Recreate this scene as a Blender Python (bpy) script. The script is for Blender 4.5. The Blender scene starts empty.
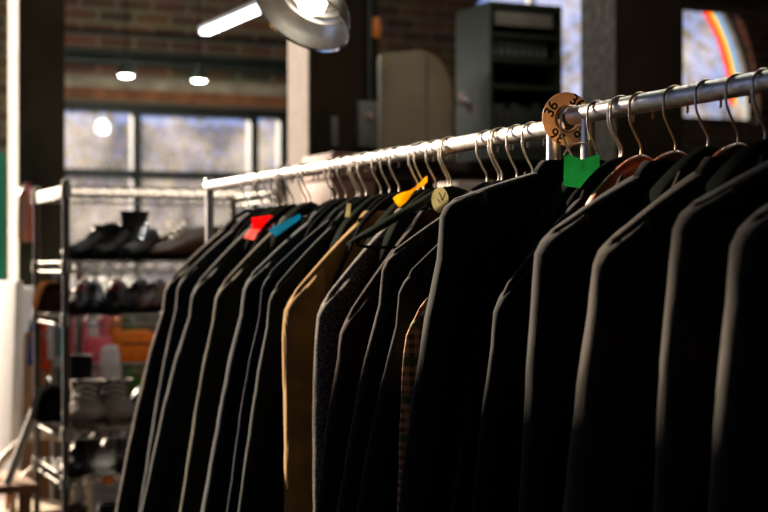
import bpy, bmesh, math, random
from mathutils import Vector, Matrix, noise
random.seed(7)
sc = bpy.context.scene
C = sc.collection
PI = math.pi
F = 1500.0; CAM = Vector((0, 0, 1.38)); HY = 266.0
TH = math.atan(647/F)
D = Vector((-math.sin(TH), math.cos(TH), 0))      # along the rail, away from the camera
U = Vector((-math.cos(TH), -math.sin(TH), 0))     # across the rail, towards the camera
E = -U                                            # along the back wall, to the right
RZ = math.atan2(U.y, U.x)                         # local x = U, local y = -D
EZ = math.atan2(E.y, E.x)                         # local x = E, local y = D

def W(px, py, Z):                                  # survey point: picture reading at a known distance
    return Vector(((px-384)/F*Z, Z, CAM.z+(HY-py)/F*Z))

# ------------------------------------------------------------------ materials
MATS = {}
def mat(name, col, rough=0.5, metal=0.0, sheen=0.0, var=0.0, scale=8.0, bump=0.0, bscale=40.0, col2=None, emit=None, estr=0, coat=0, spec=None, aniso=0):
    if name in MATS: return MATS[name]
    m = bpy.data.materials.new(name); m.use_nodes = True
    nt = m.node_tree; N = nt.nodes; L = nt.links
    b = N['Principled BSDF']
    b.inputs['Base Color'].default_value = (*col, 1)
    b.inputs['Roughness'].default_value = rough
    b.inputs['Metallic'].default_value = metal
    if spec is not None: b.inputs['Specular IOR Level'].default_value = spec
    if sheen:
        b.inputs['Sheen Weight'].default_value = sheen
        b.inputs['Sheen Roughness'].default_value = 0.45
        b.inputs['Sheen Tint'].default_value = (*[min(1, c*4+.25) for c in col], 1)
    if coat: b.inputs['Coat Weight'].default_value = coat
    tc = N.new('ShaderNodeTexCoord')
    if var or col2:
        n = N.new('ShaderNodeTexNoise'); n.inputs['Scale'].default_value = scale; n.inputs['Detail'].default_value = 5
        L.new(tc.outputs['Object'], n.inputs['Vector'])
        r = N.new('ShaderNodeValToRGB')
        c2 = col2 or tuple(c*(1-var) for c in col)
        c1 = col if col2 else tuple(min(1, c*(1+var)) for c in col)
        r.color_ramp.elements[0].position = .35; r.color_ramp.elements[1].position = .65
        r.color_ramp.elements[0].color = (*c2, 1); r.color_ramp.elements[1].color = (*c1, 1)
        L.new(n.outputs['Fac'], r.inputs['Fac']); L.new(r.outputs['Color'], b.inputs['Base Color'])
    if bump:
        n2 = N.new('ShaderNodeTexNoise'); n2.inputs['Scale'].default_value = bscale; n2.inputs['Detail'].default_value = 4
        L.new(tc.outputs['Object'], n2.inputs['Vector'])
        bp = N.new('ShaderNodeBump'); bp.inputs['Strength'].default_value = bump; bp.inputs['Distance'].default_value = .004
        L.new(n2.outputs['Fac'], bp.inputs['Height']); L.new(bp.outputs['Normal'], b.inputs['Normal'])
    if emit:
        b.inputs['Emission Color'].default_value = (*emit, 1); b.inputs['Emission Strength'].default_value = estr
    MATS[name] = m
    return m

def translucent(name, col, mix=.55, rough=.5):
    if name in MATS: return MATS[name]
    m = mat(name, col, rough, var=.1, scale=50); nt = m.node_tree; N = nt.nodes; L = nt.links
    b = N['Principled BSDF']; t = N.new('ShaderNodeBsdfTranslucent'); mx = N.new('ShaderNodeMixShader'); mx.inputs[0].default_value = mix
    src = b.inputs['Base Color'].links[0].from_socket; L.new(src, t.inputs[0])
    L.new(b.outputs[0], mx.inputs[1]); L.new(t.outputs[0], mx.inputs[2]); L.new(mx.outputs[0], N['Material Output'].inputs['Surface'])
    return m

def cloth(name, col, kind='plain'):
    if name in MATS: return MATS[name]
    m = mat(name, tuple(c*(.6 if max(col) < .07 else 1) for c in col), .95, sheen=.38, var=.22, scale=14, spec=.05)
    nt = m.node_tree; N = nt.nodes; L = nt.links; b = N['Principled BSDF']
    tc = N.new('ShaderNodeTexCoord')
    w = N.new('ShaderNodeTexNoise'); w.inputs['Scale'].default_value = 420
    L.new(tc.outputs['Object'], w.inputs['Vector'])
    f = N.new('ShaderNodeTexNoise'); f.inputs['Scale'].default_value = 9; f.inputs['Detail'].default_value = 3
    mp = N.new('ShaderNodeMapping'); mp.inputs['Scale'].default_value = (1.6, 1.6, .45)
    L.new(tc.outputs['Object'], mp.inputs['Vector']); L.new(mp.outputs['Vector'], f.inputs['Vector'])
    b1 = N.new('ShaderNodeBump'); b1.inputs['Strength'].default_value = .35; b1.inputs['Distance'].default_value = .02
    L.new(f.outputs['Fac'], b1.inputs['Height'])
    b2 = N.new('ShaderNodeBump'); b2.inputs['Strength'].default_value = .5; b2.inputs['Distance'].default_value = .001
    L.new(w.outputs['Fac'], b2.inputs['Height']); L.new(b1.outputs['Normal'], b2.inputs['Normal'])
    L.new(b2.outputs['Normal'], b.inputs['Normal'])
    if kind == 'fleck':
        r = N.new('ShaderNodeValToRGB'); n = N.new('ShaderNodeTexNoise'); n.inputs['Scale'].default_value = 230; n.inputs['Detail'].default_value = 2
        L.new(tc.outputs['Object'], n.inputs['Vector']); L.new(n.outputs['Fac'], r.inputs['Fac'])
        r.color_ramp.elements[0].position = .45; r.color_ramp.elements[0].color = (*[c*.3 for c in col], 1)
        r.color_ramp.elements[1].position = .6; r.color_ramp.elements[1].color = (*[min(1, c*1.6) for c in col], 1)
        L.new(r.outputs['Color'], b.inputs['Base Color'])
    if kind == 'check':
        def band(axis, sc_, width):
            sx = N.new('ShaderNodeSeparateXYZ'); L.new(tc.outputs['Object'], sx.inputs[0])
            mu = N.new('ShaderNodeMath'); mu.operation = 'MULTIPLY'; mu.inputs[1].default_value = sc_
            L.new(sx.outputs[axis], mu.inputs[0])
            fr = N.new('ShaderNodeMath'); fr.operation = 'FRACT'; L.new(mu.outputs[0], fr.inputs[0])
            lt = N.new('ShaderNodeMath'); lt.operation = 'LESS_THAN'; lt.inputs[1].default_value = width
            L.new(fr.outputs[0], lt.inputs[0]); return lt
        a = band(2, 62, .5); c_ = band(0, 62, .5); e = band(2, 15, .2)
        mx = N.new('ShaderNodeMath'); mx.operation = 'ADD'; L.new(a.outputs[0], mx.inputs[0]); L.new(c_.outputs[0], mx.inputs[1])
        hf = N.new('ShaderNodeMath'); hf.operation = 'MULTIPLY'; hf.inputs[1].default_value = .5; L.new(mx.outputs[0], hf.inputs[0])
        r = N.new('ShaderNodeValToRGB')
        r.color_ramp.elements[0].color = (.75, .42, .22, 1)
        r.color_ramp.elements[1].color = (.16, .07, .035, 1)
        el = r.color_ramp.elements.new(.5); el.color = (.50, .24, .11, 1)
        L.new(hf.outputs[0], r.inputs['Fac'])
        m2 = N.new('ShaderNodeMix'); m2.data_type = 'RGBA'; m2.inputs[7].default_value = (.12, .14, .05, 1)
        L.new(e.outputs[0], m2.inputs[0]); L.new(r.outputs['Color'], m2.inputs[6]); L.new(m2.outputs[2], b.inputs['Base Color'])
    if kind == 'cord':
        wv = N.new('ShaderNodeTexWave'); wv.bands_direction = 'X'; wv.inputs['Scale'].default_value = 120
        L.new(tc.outputs['Object'], wv.inputs['Vector']); L.new(wv.outputs['Fac'], b2.inputs['Height'])
    return m

chrome = mat('chrome', (.82, .82, .80), .16, 1.0, var=.08, scale=30, bump=.05, bscale=60)
railm = mat('brushed_steel', (.72, .69, .64), .42, 1.0, var=.12, scale=25, bump=.15, bscale=90)
shelfm = mat('shelf_wire_chrome', (.30, .29, .27), .65, 1.0, var=.15, scale=20)
wire = mat('hook_wire', (.85, .76, .62), .36, 1.0, var=.1)
brass = mat('brassy_wire', (.85, .62, .34), .36, 1.0, var=.1)
blackp = mat('black_plastic', (.012, .012, .013), .7, var=.2, spec=.0)
blackv = mat('dark_hanger', (.014, .017, .014), .85, var=.3, spec=0)
wood = mat('hanger_wood', (.42, .12, .035), .4, var=.3, scale=30, coat=.2)
darkwood = mat('dark_timber', (.045, .028, .018), .7, var=.4, scale=10, bump=.4)
pillarm = mat('pillar_shaded', (.02, .014, .008), .9, spec=.05, var=.25, scale=4, bump=.3, bscale=12)  # darker colour standing for the pillars' shaded faces
concrete = mat('concrete', (.24, .2, .17), .9, var=.25, scale=14, bump=.6, bscale=30)
plaster = mat('pale_plaster', (.30, .26, .18), .9, var=.3, scale=9, bump=.3)
framem = mat('window_frame_paint', (.012, .02, .014), .6, var=.3)
beamm = mat('rust_brown_beam', (.2, .075, .025), .8, var=.35, scale=8, bump=.3)
floorm = mat('worn_floor', (.05, .036, .026), .75, var=.4, scale=3, bump=.3)
ceilm = mat('dark_ceiling', (.02, .018, .015), .9, var=.3)
white = mat('white_paint', (.75, .75, .72), .6, var=.05)

def brickmat():
    m = bpy.data.materials.new('old_brick'); m.use_nodes = True; nt = m.node_tree; N = nt.nodes; L = nt.links
    b = N['Principled BSDF']; b.inputs['Roughness'].default_value = .9
    tc = N.new('ShaderNodeTexCoord'); sx = N.new('ShaderNodeSeparateXYZ'); cx = N.new('ShaderNodeCombineXYZ')
    L.new(tc.outputs['Object'], sx.inputs[0]); L.new(sx.outputs[0], cx.inputs[0]); L.new(sx.outputs[2], cx.inputs[1])
    br = N.new('ShaderNodeTexBrick'); L.new(cx.outputs[0], br.inputs['Vector'])
    br.inputs['Scale'].default_value = 1; br.inputs['Brick Width'].default_value = .24; br.inputs['Row Height'].default_value = .085
    br.inputs['Mortar Size'].default_value = .012; br.inputs['Mortar Smooth'].default_value = .3
    br.inputs['Color1'].default_value = (.26, .11, .055, 1); br.inputs['Color2'].default_value = (.075, .055, .035, 1)
    br.inputs['Mortar'].default_value = (.27, .23, .15, 1)
    n = N.new('ShaderNodeTexNoise'); n.inputs['Scale'].default_value = 5; n.inputs['Detail'].default_value = 6
    L.new(tc.outputs['Object'], n.inputs['Vector'])
    mx = N.new('ShaderNodeMix'); mx.data_type = 'RGBA'; mx.blend_type = 'MULTIPLY'; mx.inputs[0].default_value = .7
    L.new(br.outputs['Color'], mx.inputs[6]); L.new(n.outputs['Color'], mx.inputs[7]); L.new(mx.outputs[2], b.inputs['Base Color'])
    bp = N.new('ShaderNodeBump'); bp.inputs['Strength'].default_value = .6; bp.inputs['Distance'].default_value = .01; bp.invert = True
    L.new(br.outputs['Fac'], bp.inputs['Height']); L.new(bp.outputs['Normal'], b.inputs['Normal'])
    return m
brick = brickmat()

def glassmat(name, dirt=.10, tint=(.9, .93, .97)):
    m = bpy.data.materials.new(name); m.use_nodes = True; nt = m.node_tree; N = nt.nodes; L = nt.links
    N.remove(N['Principled BSDF']); out = N['Material Output']
    t = N.new('ShaderNodeBsdfTransparent'); t.inputs[0].default_value = (*tint, 1)
    g = N.new('ShaderNodeBsdfGlossy'); g.inputs['Roughness'].default_value = .05
    tr = N.new('ShaderNodeBsdfTranslucent'); tr.inputs[0].default_value = (.75, .72, .68, 1)
    fr = N.new('ShaderNodeFresnel'); fr.inputs[0].default_value = 1.45
    a = N.new('ShaderNodeMixShader'); L.new(fr.outputs[0], a.inputs[0]); L.new(t.outputs[0], a.inputs[1]); L.new(g.outputs[0], a.inputs[2])
    tc = N.new('ShaderNodeTexCoord'); n = N.new('ShaderNodeTexNoise'); n.inputs['Scale'].default_value = 4; n.inputs['Detail'].default_value = 6
    L.new(tc.outputs['Object'], n.inputs['Vector'])
    r = N.new('ShaderNodeValToRGB'); r.color_ramp.elements[0].position = .4; r.color_ramp.elements[1].position = .75
    r.color_ramp.elements[0].color = (.02, .02, .02, 1); r.color_ramp.elements[1].color = (dirt, dirt, dirt, 1)
    L.new(n.outputs['Fac'], r.inputs['Fac'])
    b = N.new('ShaderNodeMixShader'); L.new(r.outputs['Color'], b.inputs[0]); L.new(a.outputs[0], b.inputs[1]); L.new(tr.outputs[0], b.inputs[2])
    L.new(b.outputs[0], out.inputs['Surface'])
    return m
glass = glassmat('window_glass')

# ------------------------------------------------------------------ mesh helpers
def link(name, bm, m, parent=None, smooth=True, loc=None, rz=0.0, kind=None):
    me = bpy.data.meshes.new(name)
    bmesh.ops.recalc_face_normals(bm, faces=bm.faces)
    bm.to_mesh(me); bm.free()
    ms = m if isinstance(m, (list, tuple)) else [m]
    for x in ms: me.materials.append(x)
    for p in me.polygons: p.use_smooth = smooth
    if smooth:
        try: me.set_sharp_from_angle(angle=math.radians(42))
        except Exception: pass
    o = bpy.data.objects.new(name, me); C.objects.link(o)
    if parent: o.parent = parent
    if loc is not None: o.location = loc
    o.rotation_euler = (0, 0, rz)
    if kind: o['kind'] = kind
    return o
def tag(o, label, cat=None, group=None, kind=None):
    if label: o['label'] = label
    if cat: o['category'] = cat
    if group: o['group'] = group
    if kind: o['kind'] = kind
    return o
def thing(name, label, cat, loc, rz=0.0, group=None):
    o = bpy.data.objects.new(name, None); C.objects.link(o); o.empty_display_size = .05
    o.location = loc; o.rotation_euler = (0, 0, rz)
    return tag(o, label, cat, group)
def box(bm, x0, x1, y0, y1, z0, z1, bev=0.0, mi=0):
    vs = [bm.verts.new((x, y, z)) for x in (x0, x1) for y in (y0, y1) for z in (z0, z1)]
    fs = []
    for q in ((0, 1, 3, 2), (4, 6, 7, 5), (0, 4, 5, 1), (2, 3, 7, 6), (0, 2, 6, 4), (1, 5, 7, 3)):
        f = bm.faces.new([vs[i] for i in q]); f.material_index = mi; fs.append(f)
    if bev:
        es = list({e for f in fs for e in f.edges})
        bmesh.ops.bevel(bm, geom=es, offset=bev, segments=2, affect='EDGES', profile=.6)
def loft(bm, rings, cap0=True, cap1=True, closed=True, mi=0):
    vr = [[bm.verts.new(p) for p in r] for r in rings]
    n = len(vr[0])
    for a, b in zip(vr, vr[1:]):
        for i in range(n if closed else n-1):
            j = (i+1) % n
            try: bm.faces.new((a[i], a[j], b[j], b[i])).material_index = mi
            except ValueError: pass
    if cap0 and closed: bm.faces.new(vr[0]).material_index = mi
    if cap1 and closed: bm.faces.new(list(reversed(vr[-1]))).material_index = mi
    return vr
def tube(bm, pts, r, seg=10, mi=0, closed=False):
    pts = [Vector(p) for p in pts]; n = len(pts)
    rr = r if isinstance(r, (list, tuple)) else [r]*n
    rings = []; ref = None
    for i, p in enumerate(pts):
        a = pts[(i-1) % n] if closed else pts[max(i-1, 0)]
        b = pts[(i+1) % n] if closed else pts[min(i+1, n-1)]
        t = (b-a).normalized()
        if ref is None:
            ref = t.cross(Vector((0, 0, 1)))
            if ref.length < .1: ref = t.cross(Vector((1, 0, 0)))
        ref = (ref - t*ref.dot(t)).normalized(); bn = t.cross(ref)
        rings.append([p+(ref*math.cos(k*2*PI/seg)+bn*math.sin(k*2*PI/seg))*rr[i] for k in range(seg)])
    if closed: rings.append(rings[0]); loft(bm, rings, False, False, mi=mi); bmesh.ops.remove_doubles(bm, verts=bm.verts, dist=1e-6)
    else: loft(bm, rings, mi=mi)
def smoothpts(pts, sub=6):
    P = [Vector(p) for p in pts]; out = []
    for i in range(len(P)-1):
        a = P[max(i-1, 0)]; b = P[i]; c = P[i+1]; d = P[min(i+2, len(P)-1)]
        for k in range(sub):
            t = k/sub
            out.append(.5*((2*b)+(c-a)*t+(2*a-5*b+4*c-d)*t*t+(3*b-a-3*c+d)*t**3))
    out.append(P[-1]); return out
def lathe(bm, prof, seg=32, mi=0, M=None, cap0=False, cap1=False):
    rings = []
    for r, z in prof:
        ring = [Vector((r*math.cos(k*2*PI/seg), r*math.sin(k*2*PI/seg), z)) for k in range(seg)]
        if M is not None: ring = [M @ v for v in ring]
        rings.append(ring)
    loft(bm, rings, cap0, cap1, mi=mi)
def sell(a, b, n=2.4, seg=40):
    out = []
    for k in range(seg):
        t = 2*PI*k/seg; c, s = math.cos(t), math.sin(t)
        out.append((a*math.copysign(abs(c)**(2/n), c), b*math.copysign(abs(s)**(2/n), s)))
    return out
def interp(tab, x):
    if x <= tab[0][0]: return tab[0][1:]
    for p, q in zip(tab, tab[1:]):
        if x <= q[0]:
            k = (x-p[0])/(q[0]-p[0]); k = k*k*(3-2*k)*.5+k*.5
            return tuple(a+(b-a)*k for a, b in zip(p[1:], q[1:]))
    return tab[-1][1:]

# ------------------------------------------------------------------ rails
P0 = Vector(((545-384)/F*2.67, 2.67, 0))
HA, HB = 1.38+.242, 1.38+.2583
def rail_t(px):
    k = (px-384)/F
    return (P0.x - k*P0.y)/(k*D.y - D.x)
def rp(t, z): return Vector((P0.x+D.x*t, P0.y+D.y*t, z))

def bmnew(): return bmesh.new()
def clothes_rack(ta, tb, z, label, posts):
    base = rp((ta+tb)/2, 0); Lh = abs(tb-ta)/2
    r = thing('clothes_rack', label, 'clothes rack', base, RZ)
    # local y = -D ; +y is the near end
    b = bmnew(); n = 40
    tube(b, [(0, -Lh+2*Lh*i/n, z) for i in range(n+1)], .016, 24); link('rail', b, railm, r)
    for y, top in posts:
        b = bmnew(); tube(b, [(0, y, .09), (0, y, .8), (0, y, z+top)], [.0125]*3, 16); link('post', b, railm, r)
        b = bmnew(); tube(b, [(0, y, z+top-.002), (0, y, z+top+.004), (0, y, z+top+.010)], [.0145, .0145, .009], 16); link('post_cap', b, chrome, r)
        b = bmnew(); tube(b, [(0, y, .07), (0, y, .45), (0, y, .82), (0, y, .83)], [.0165, .0165, .0165, .014], 16); link('post_sleeve', b, chrome, r)
        b = bmnew(); tube(b, [(-.26, y, .085), (.26, y, .085)], .0125, 14); f = link('foot', b, chrome, r)
        for u in (-.24, .24):
            b = bmnew(); tube(b, [(u, y-.012, .034), (u, y+.012, .034)], .034, 18)
            box(b, u-.012, u+.012, y-.016, y+.016, .034, .08); link('caster', b, blackp, r)
    b = bmnew(); tube(b, [(0, -Lh+.02, .12), (0, Lh-.02, .12)], .0125, 14); link('lower_bar', b, chrome, r)
    return r, base, Lh
tfar, tnearA = rail_t(209), rail_t(557)
LA = (tfar-tnearA)/2
clothes_rack(tfar, tnearA, HA, 'long chrome clothes rack on casters running from the shelving to the numbered size disc', [(-LA+.008, .018), (LA-.012, .0)])
tB0, tB1 = rail_t(573), -1.42
LB = (tB0-tB1)/2
clothes_rack(tB0, tB1, HB, 'chrome clothes rack nearest the viewer, its rail starting at the numbered size disc', [(-LB+.05, -.0), (LB-.05, 0)])

# ------------------------------------------------------------------ hangers
used = set()
def make_hanger(t, zr, label, style, zc, drop, hw, yaw=0, flip=1, group='hangers on the two chrome rails', peak=.076):
    root = thing('coat_hanger', label, 'hanger', rp(t, zr-drop-.04), RZ+yaw, group)
    off = drop+.04
    hm = brass if style == 'wood' else wire
    pts = [(0, -peak-.006), (0, -peak+.008), (.010, -.050), (.0205, -.027)]
    for a in range(0, 200, 15):
        an = math.radians(a-12); pts.append((.0215*math.cos(an), -.0044+.0215*math.sin(an)))
    pts.append((-.0225, -.017)); pts.append((-.0215, -.023))
    sp = smoothpts([(flip*u, 0, z+off) for u, z in pts], 3)
    b = bmnew(); tube(b, sp, .0021, 10)
    b_end = sp[-1]
    link('hook', b, hm, root)
    # arms
    th, hh = {'wood': (.011, .020), 'wide': (.019, .016), 'plastic': (.010, .013), 'velvet': (.005, .012)}[style]
    m = {'wood': wood, 'wide': blackv, 'plastic': blackp, 'velvet': blackv}[style]
    top = []
    n = 34; ue = hw-.035
    def zt(u):
        a = abs(u)
        if a < .085: 
            k = a/.085; s = 1-math.cos(k*PI/2)
            return -peak-.004 + (-(zc+.03)+peak+.004)*(.25*k+.75*s)
        k = (a-.085)/(ue-.085)
        return -(zc+.03) + (-(drop+.012)+(zc+.03))*(k**1.1)
    rings = []
    for i in range(n+1):
        u = -ue+2*ue*i/n
        z = zt(u); e = max(.25, min(1, (1-abs(u)/ue)*10)) if style != 'wide' else max(.5, min(1, (1-abs(u)/ue)*6))
        grow = 1 + (1.2*max(0, 1-abs(u)/.06) if style in ('wood', 'wide') else 0)
        tt = th*e*(1+.5*(abs(u)/ue) if style == 'wide' else 1)
        h_ = hh*grow*e
        bend = -.018*(abs(u)/ue)**2
        rings.append([(u, bend+tt*c, z+off-h_*.5+h_*.5*s*1.0) for c, s in sell(1, 1, 2.6, 14)])
    b = bmnew(); loft(b, rings); link('shoulder_piece', b, m, root)
    zb = -(drop+.022)
    b = bmnew(); uu = ue-.02
    tube(b, smoothpts([(-uu, -.012, -drop-.008+off), (-uu+.015, -.01, zb+off), (0, -.006, zb+off), (uu-.015, -.01, zb+off), (uu, -.012, -drop-.008+off)], 5), .0035 if style != 'wood' else .005, 8)
    link('trouser_bar', b, m, root)
    return root

# ------------------------------------------------------------------ jackets
def solve(px, py, hw, zr=None):
    k = (px-384)/F
    x0 = P0.x+U.x*hw; y0 = P0.y+U.y*hw
    t = (x0-k*y0)/(k*D.y-D.x)
    Z = y0+D.y*t
    z = HB if t < -.08 else HA
    return t, z, z-(1.38+(HY-py)/F*Z)

def make_jacket(px, py, m, label, hw=.235, flare=.03, th=1.0, yaw=0, zc=None, sl_len=.68, seed=0, lining=None, name='suit_jacket', cat='jacket', bulge=0, button=None, group='jackets hanging on the two chrome rails', hang=None, hl=None, length=.88, dv=0, t_over=None, lobe=.035):
    t, zr, drop = solve(px, py, hw-.005); drop -= .006
    if t_over is not None: t = t_over
    if zc is None: zc = .055+.25*drop
    rnd = random.Random(seed+11)
    bot = zc+length
    root = thing(name, label, cat, rp(t, zr-bot), RZ+yaw, group)
    def zz(z): return z+bot                   # z given relative to the rail axis
    # body
    tab = [(0, .062, .030)]
    z_lv = []
    K = 14
    for k in range(K+1):
        q = k/K
        u = .066+(hw-.022-.066)*q
        z = -zc-.012-(drop-zc-.012)*(q**1.12)
        v = .034-.004*q
        z_lv.append((z, u, v*th))
    zt = z_lv[-1][0]
    for dz, u, v in ((-.02, hw-.012, .034), (-.05, hw-.012, .037), (-.10, hw-.022, .040), (-.18, hw-.034, .041), (-.28, hw-.045, .040), (-.36, hw-.048, .040), (-.44, hw-.035, .043), (-.52, hw-.022, .047)):
        z_lv.append((zt+dz, u, v*th))
    z_lv.append((-bot, hw-.012, .050*th))
    seg = 72
    rings = []
    lv = []
    for a, b_ in zip(z_lv, z_lv[1:]):
        ns = max(1, int(abs(a[0]-b_[0])/.022))
        for i in range(ns):
            k = i/ns; lv.append(tuple(p+(q-p)*k for p, q in zip(a, b_)))
    lv.append(z_lv[-1])
    ph = [rnd.uniform(0, 6.28) for _ in range(4)]
    for z, u, v in lv:
        ring = []
        deep = min(1, max(0, (-z-drop)/.35))
        for x, y in sell(u, v, 2.7, seg):
            f = deep*(.006*math.sin(x*38+ph[0]+z*2)+.005*math.sin(x*71+ph[1]-z*3))*(1 if y > 0 else .7)
            f += .004*noise.noise(Vector((x*9+seed, y*5, z*5)))
            edge = max(0, 1-abs(x)/(u+1e-6))
            ring.append((x, y+f*math.copysign(min(1, edge*3), 1), zz(z)+.0*x))
        rings.append(ring)
    b = bmnew(); loft(b, rings)
    link('body', b, m, root)
    # sleeves
    slope = (drop-zc-.012)/(hw-.088)*1.05
    for sgn in (1, -1):
        fl = flare if sgn == 1 else .03
        c = hw-.047
        prof = [(.004, c-.012, .006, .006), (.001, c-.004, .030, .021), (-.008, c+.001, .040, .029), (-.024, c+.002, .0465, .034), (-.05, c+.002, .048, .037), (-.10, c+.004, .050, .040),
                (-.20, c+.005+fl*.22, .050, .041), (-.32, c+.006+fl*.43, .048, .040), (-.47, c+.006+fl*.68, .046, .037), (-sl_len, c+.008+fl, .042, .033)]
        rings = []
        pl = []
        for a, b_ in zip(prof, prof[1:]):
            ns = max(1, int(abs(a[0]-b_[0])/.018))
            for i in range(ns):
                k = i/ns; pl.append(tuple(p+(q-p)*k for p, q in zip(a, b_)))
        pl.append(prof[-1])
        py_ = rnd.uniform(-.006, .006)
        for z, cu, ru, rv in pl:
            ring = []
            dd = min(1, -z/.3) if z < 0 else 0
            for i, (x, y) in enumerate(sell(ru, rv*th, 2.1, 40)):
                a = 2*PI*i/40
                w = 1+dd*(lobe*math.sin(3*a+ph[2]+z*1.5)+.03*math.sin(2*a+ph[3]-z*2))+.05*noise.noise(Vector((math.cos(a)*1.3+seed, math.sin(a)*1.3, z*5)))*(1 if z < -.02 else 0)
                fold = -.0035*dd*math.exp(-((((z*-9+seed*.7) % 1.0)-.5)/.16)**2)*(1 if x < 0 else .3)
                k_ = max(0., 1+min(z, 0)/.085); k_ = k_*k_*(3-2*k_)
                ring.append((sgn*(cu+x*w+fold), y*w+py_*dd-.01*dd+dv*dd+.012*th*dd, zz(-drop+z+k_*slope*(.020-x))))
            rings.append(ring)
        b = bmnew(); loft(b, rings); link('sleeve', b, m, root)
        if sgn == 1 and button is not None:
            for i in range(3):
                b = bmnew(); z = zz(-drop-sl_len+.05+.02*i)
                lathe(b, [(.001, .003), (.006, .003), (.007, .0015), (.006, 0)], 12, M=Matrix.Translation((c+fl-.01, -.045*th, z)) @ Matrix.Rotation(PI/2, 4, 'X'), cap0=True)
                link('cuff_button', b, button, root)
    # collar
    rings = []
    for dz, u, v in ((-.026, .082, .042*th), (-.012, .076, .041*th), (.002, .066, .038*th), (.007, .060, .034*th), (.003, .055, .030*th), (-.012, .054, .027*th)):
        rings.append([(x, y*(1.0 if y > 0 else .8)+.003, zz(-zc+dz-(.012 if y < 0 else 0))) for x, y in sell(u, v, 2.3, 44)])
    b = bmnew(); loft(b, rings, False, False); link('collar', b, m, root)
    # lapels on the far side
    for s in (1, -1):
        b = bmnew()
        pts = [(.066, -zc-.01), (.105, -zc-.09), (.088, -zc-.10), (.10, -zc-.125), (.012, -zc-.36), (.03, -zc-.15)]
        y0, y1 = -.047*th, -.0535*th
        A = [b.verts.new((s*x, y0, zz(z))) for x, z in pts]; B = [b.verts.new((s*x, y1, zz(z))) for x, z in pts]
        b.faces.new(A); b.faces.new(B[::-1])
        for i in range(len(pts)):
            j = (i+1) % len(pts); b.faces.new((A[i], A[j], B[j], B[i]))
        link('lapel', b, m, root, smooth=False)
        b = bmnew(); box(b, s*.13-.065, s*.13+.065, -.058*th, -.046*th, zz(-zc-.55), zz(-zc-.50), .003); link('pocket_flap', b, m, root)
    for i in range(2):
        b = bmnew(); lathe(b, [(.001, .004), (.010, .004), (.0115, .002), (.010, 0)], 16, M=Matrix.Translation((0.01, -.045*th, zz(-zc-.38-.11*i))) @ Matrix.Rotation(PI/2, 4, 'X'), cap0=True)
        link('button', b, button or blackp, root)
    if hang:
        make_hanger(t, zr, hl, hang, zc, drop, hw, yaw, 1)
    return t, zr, zc, drop

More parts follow.
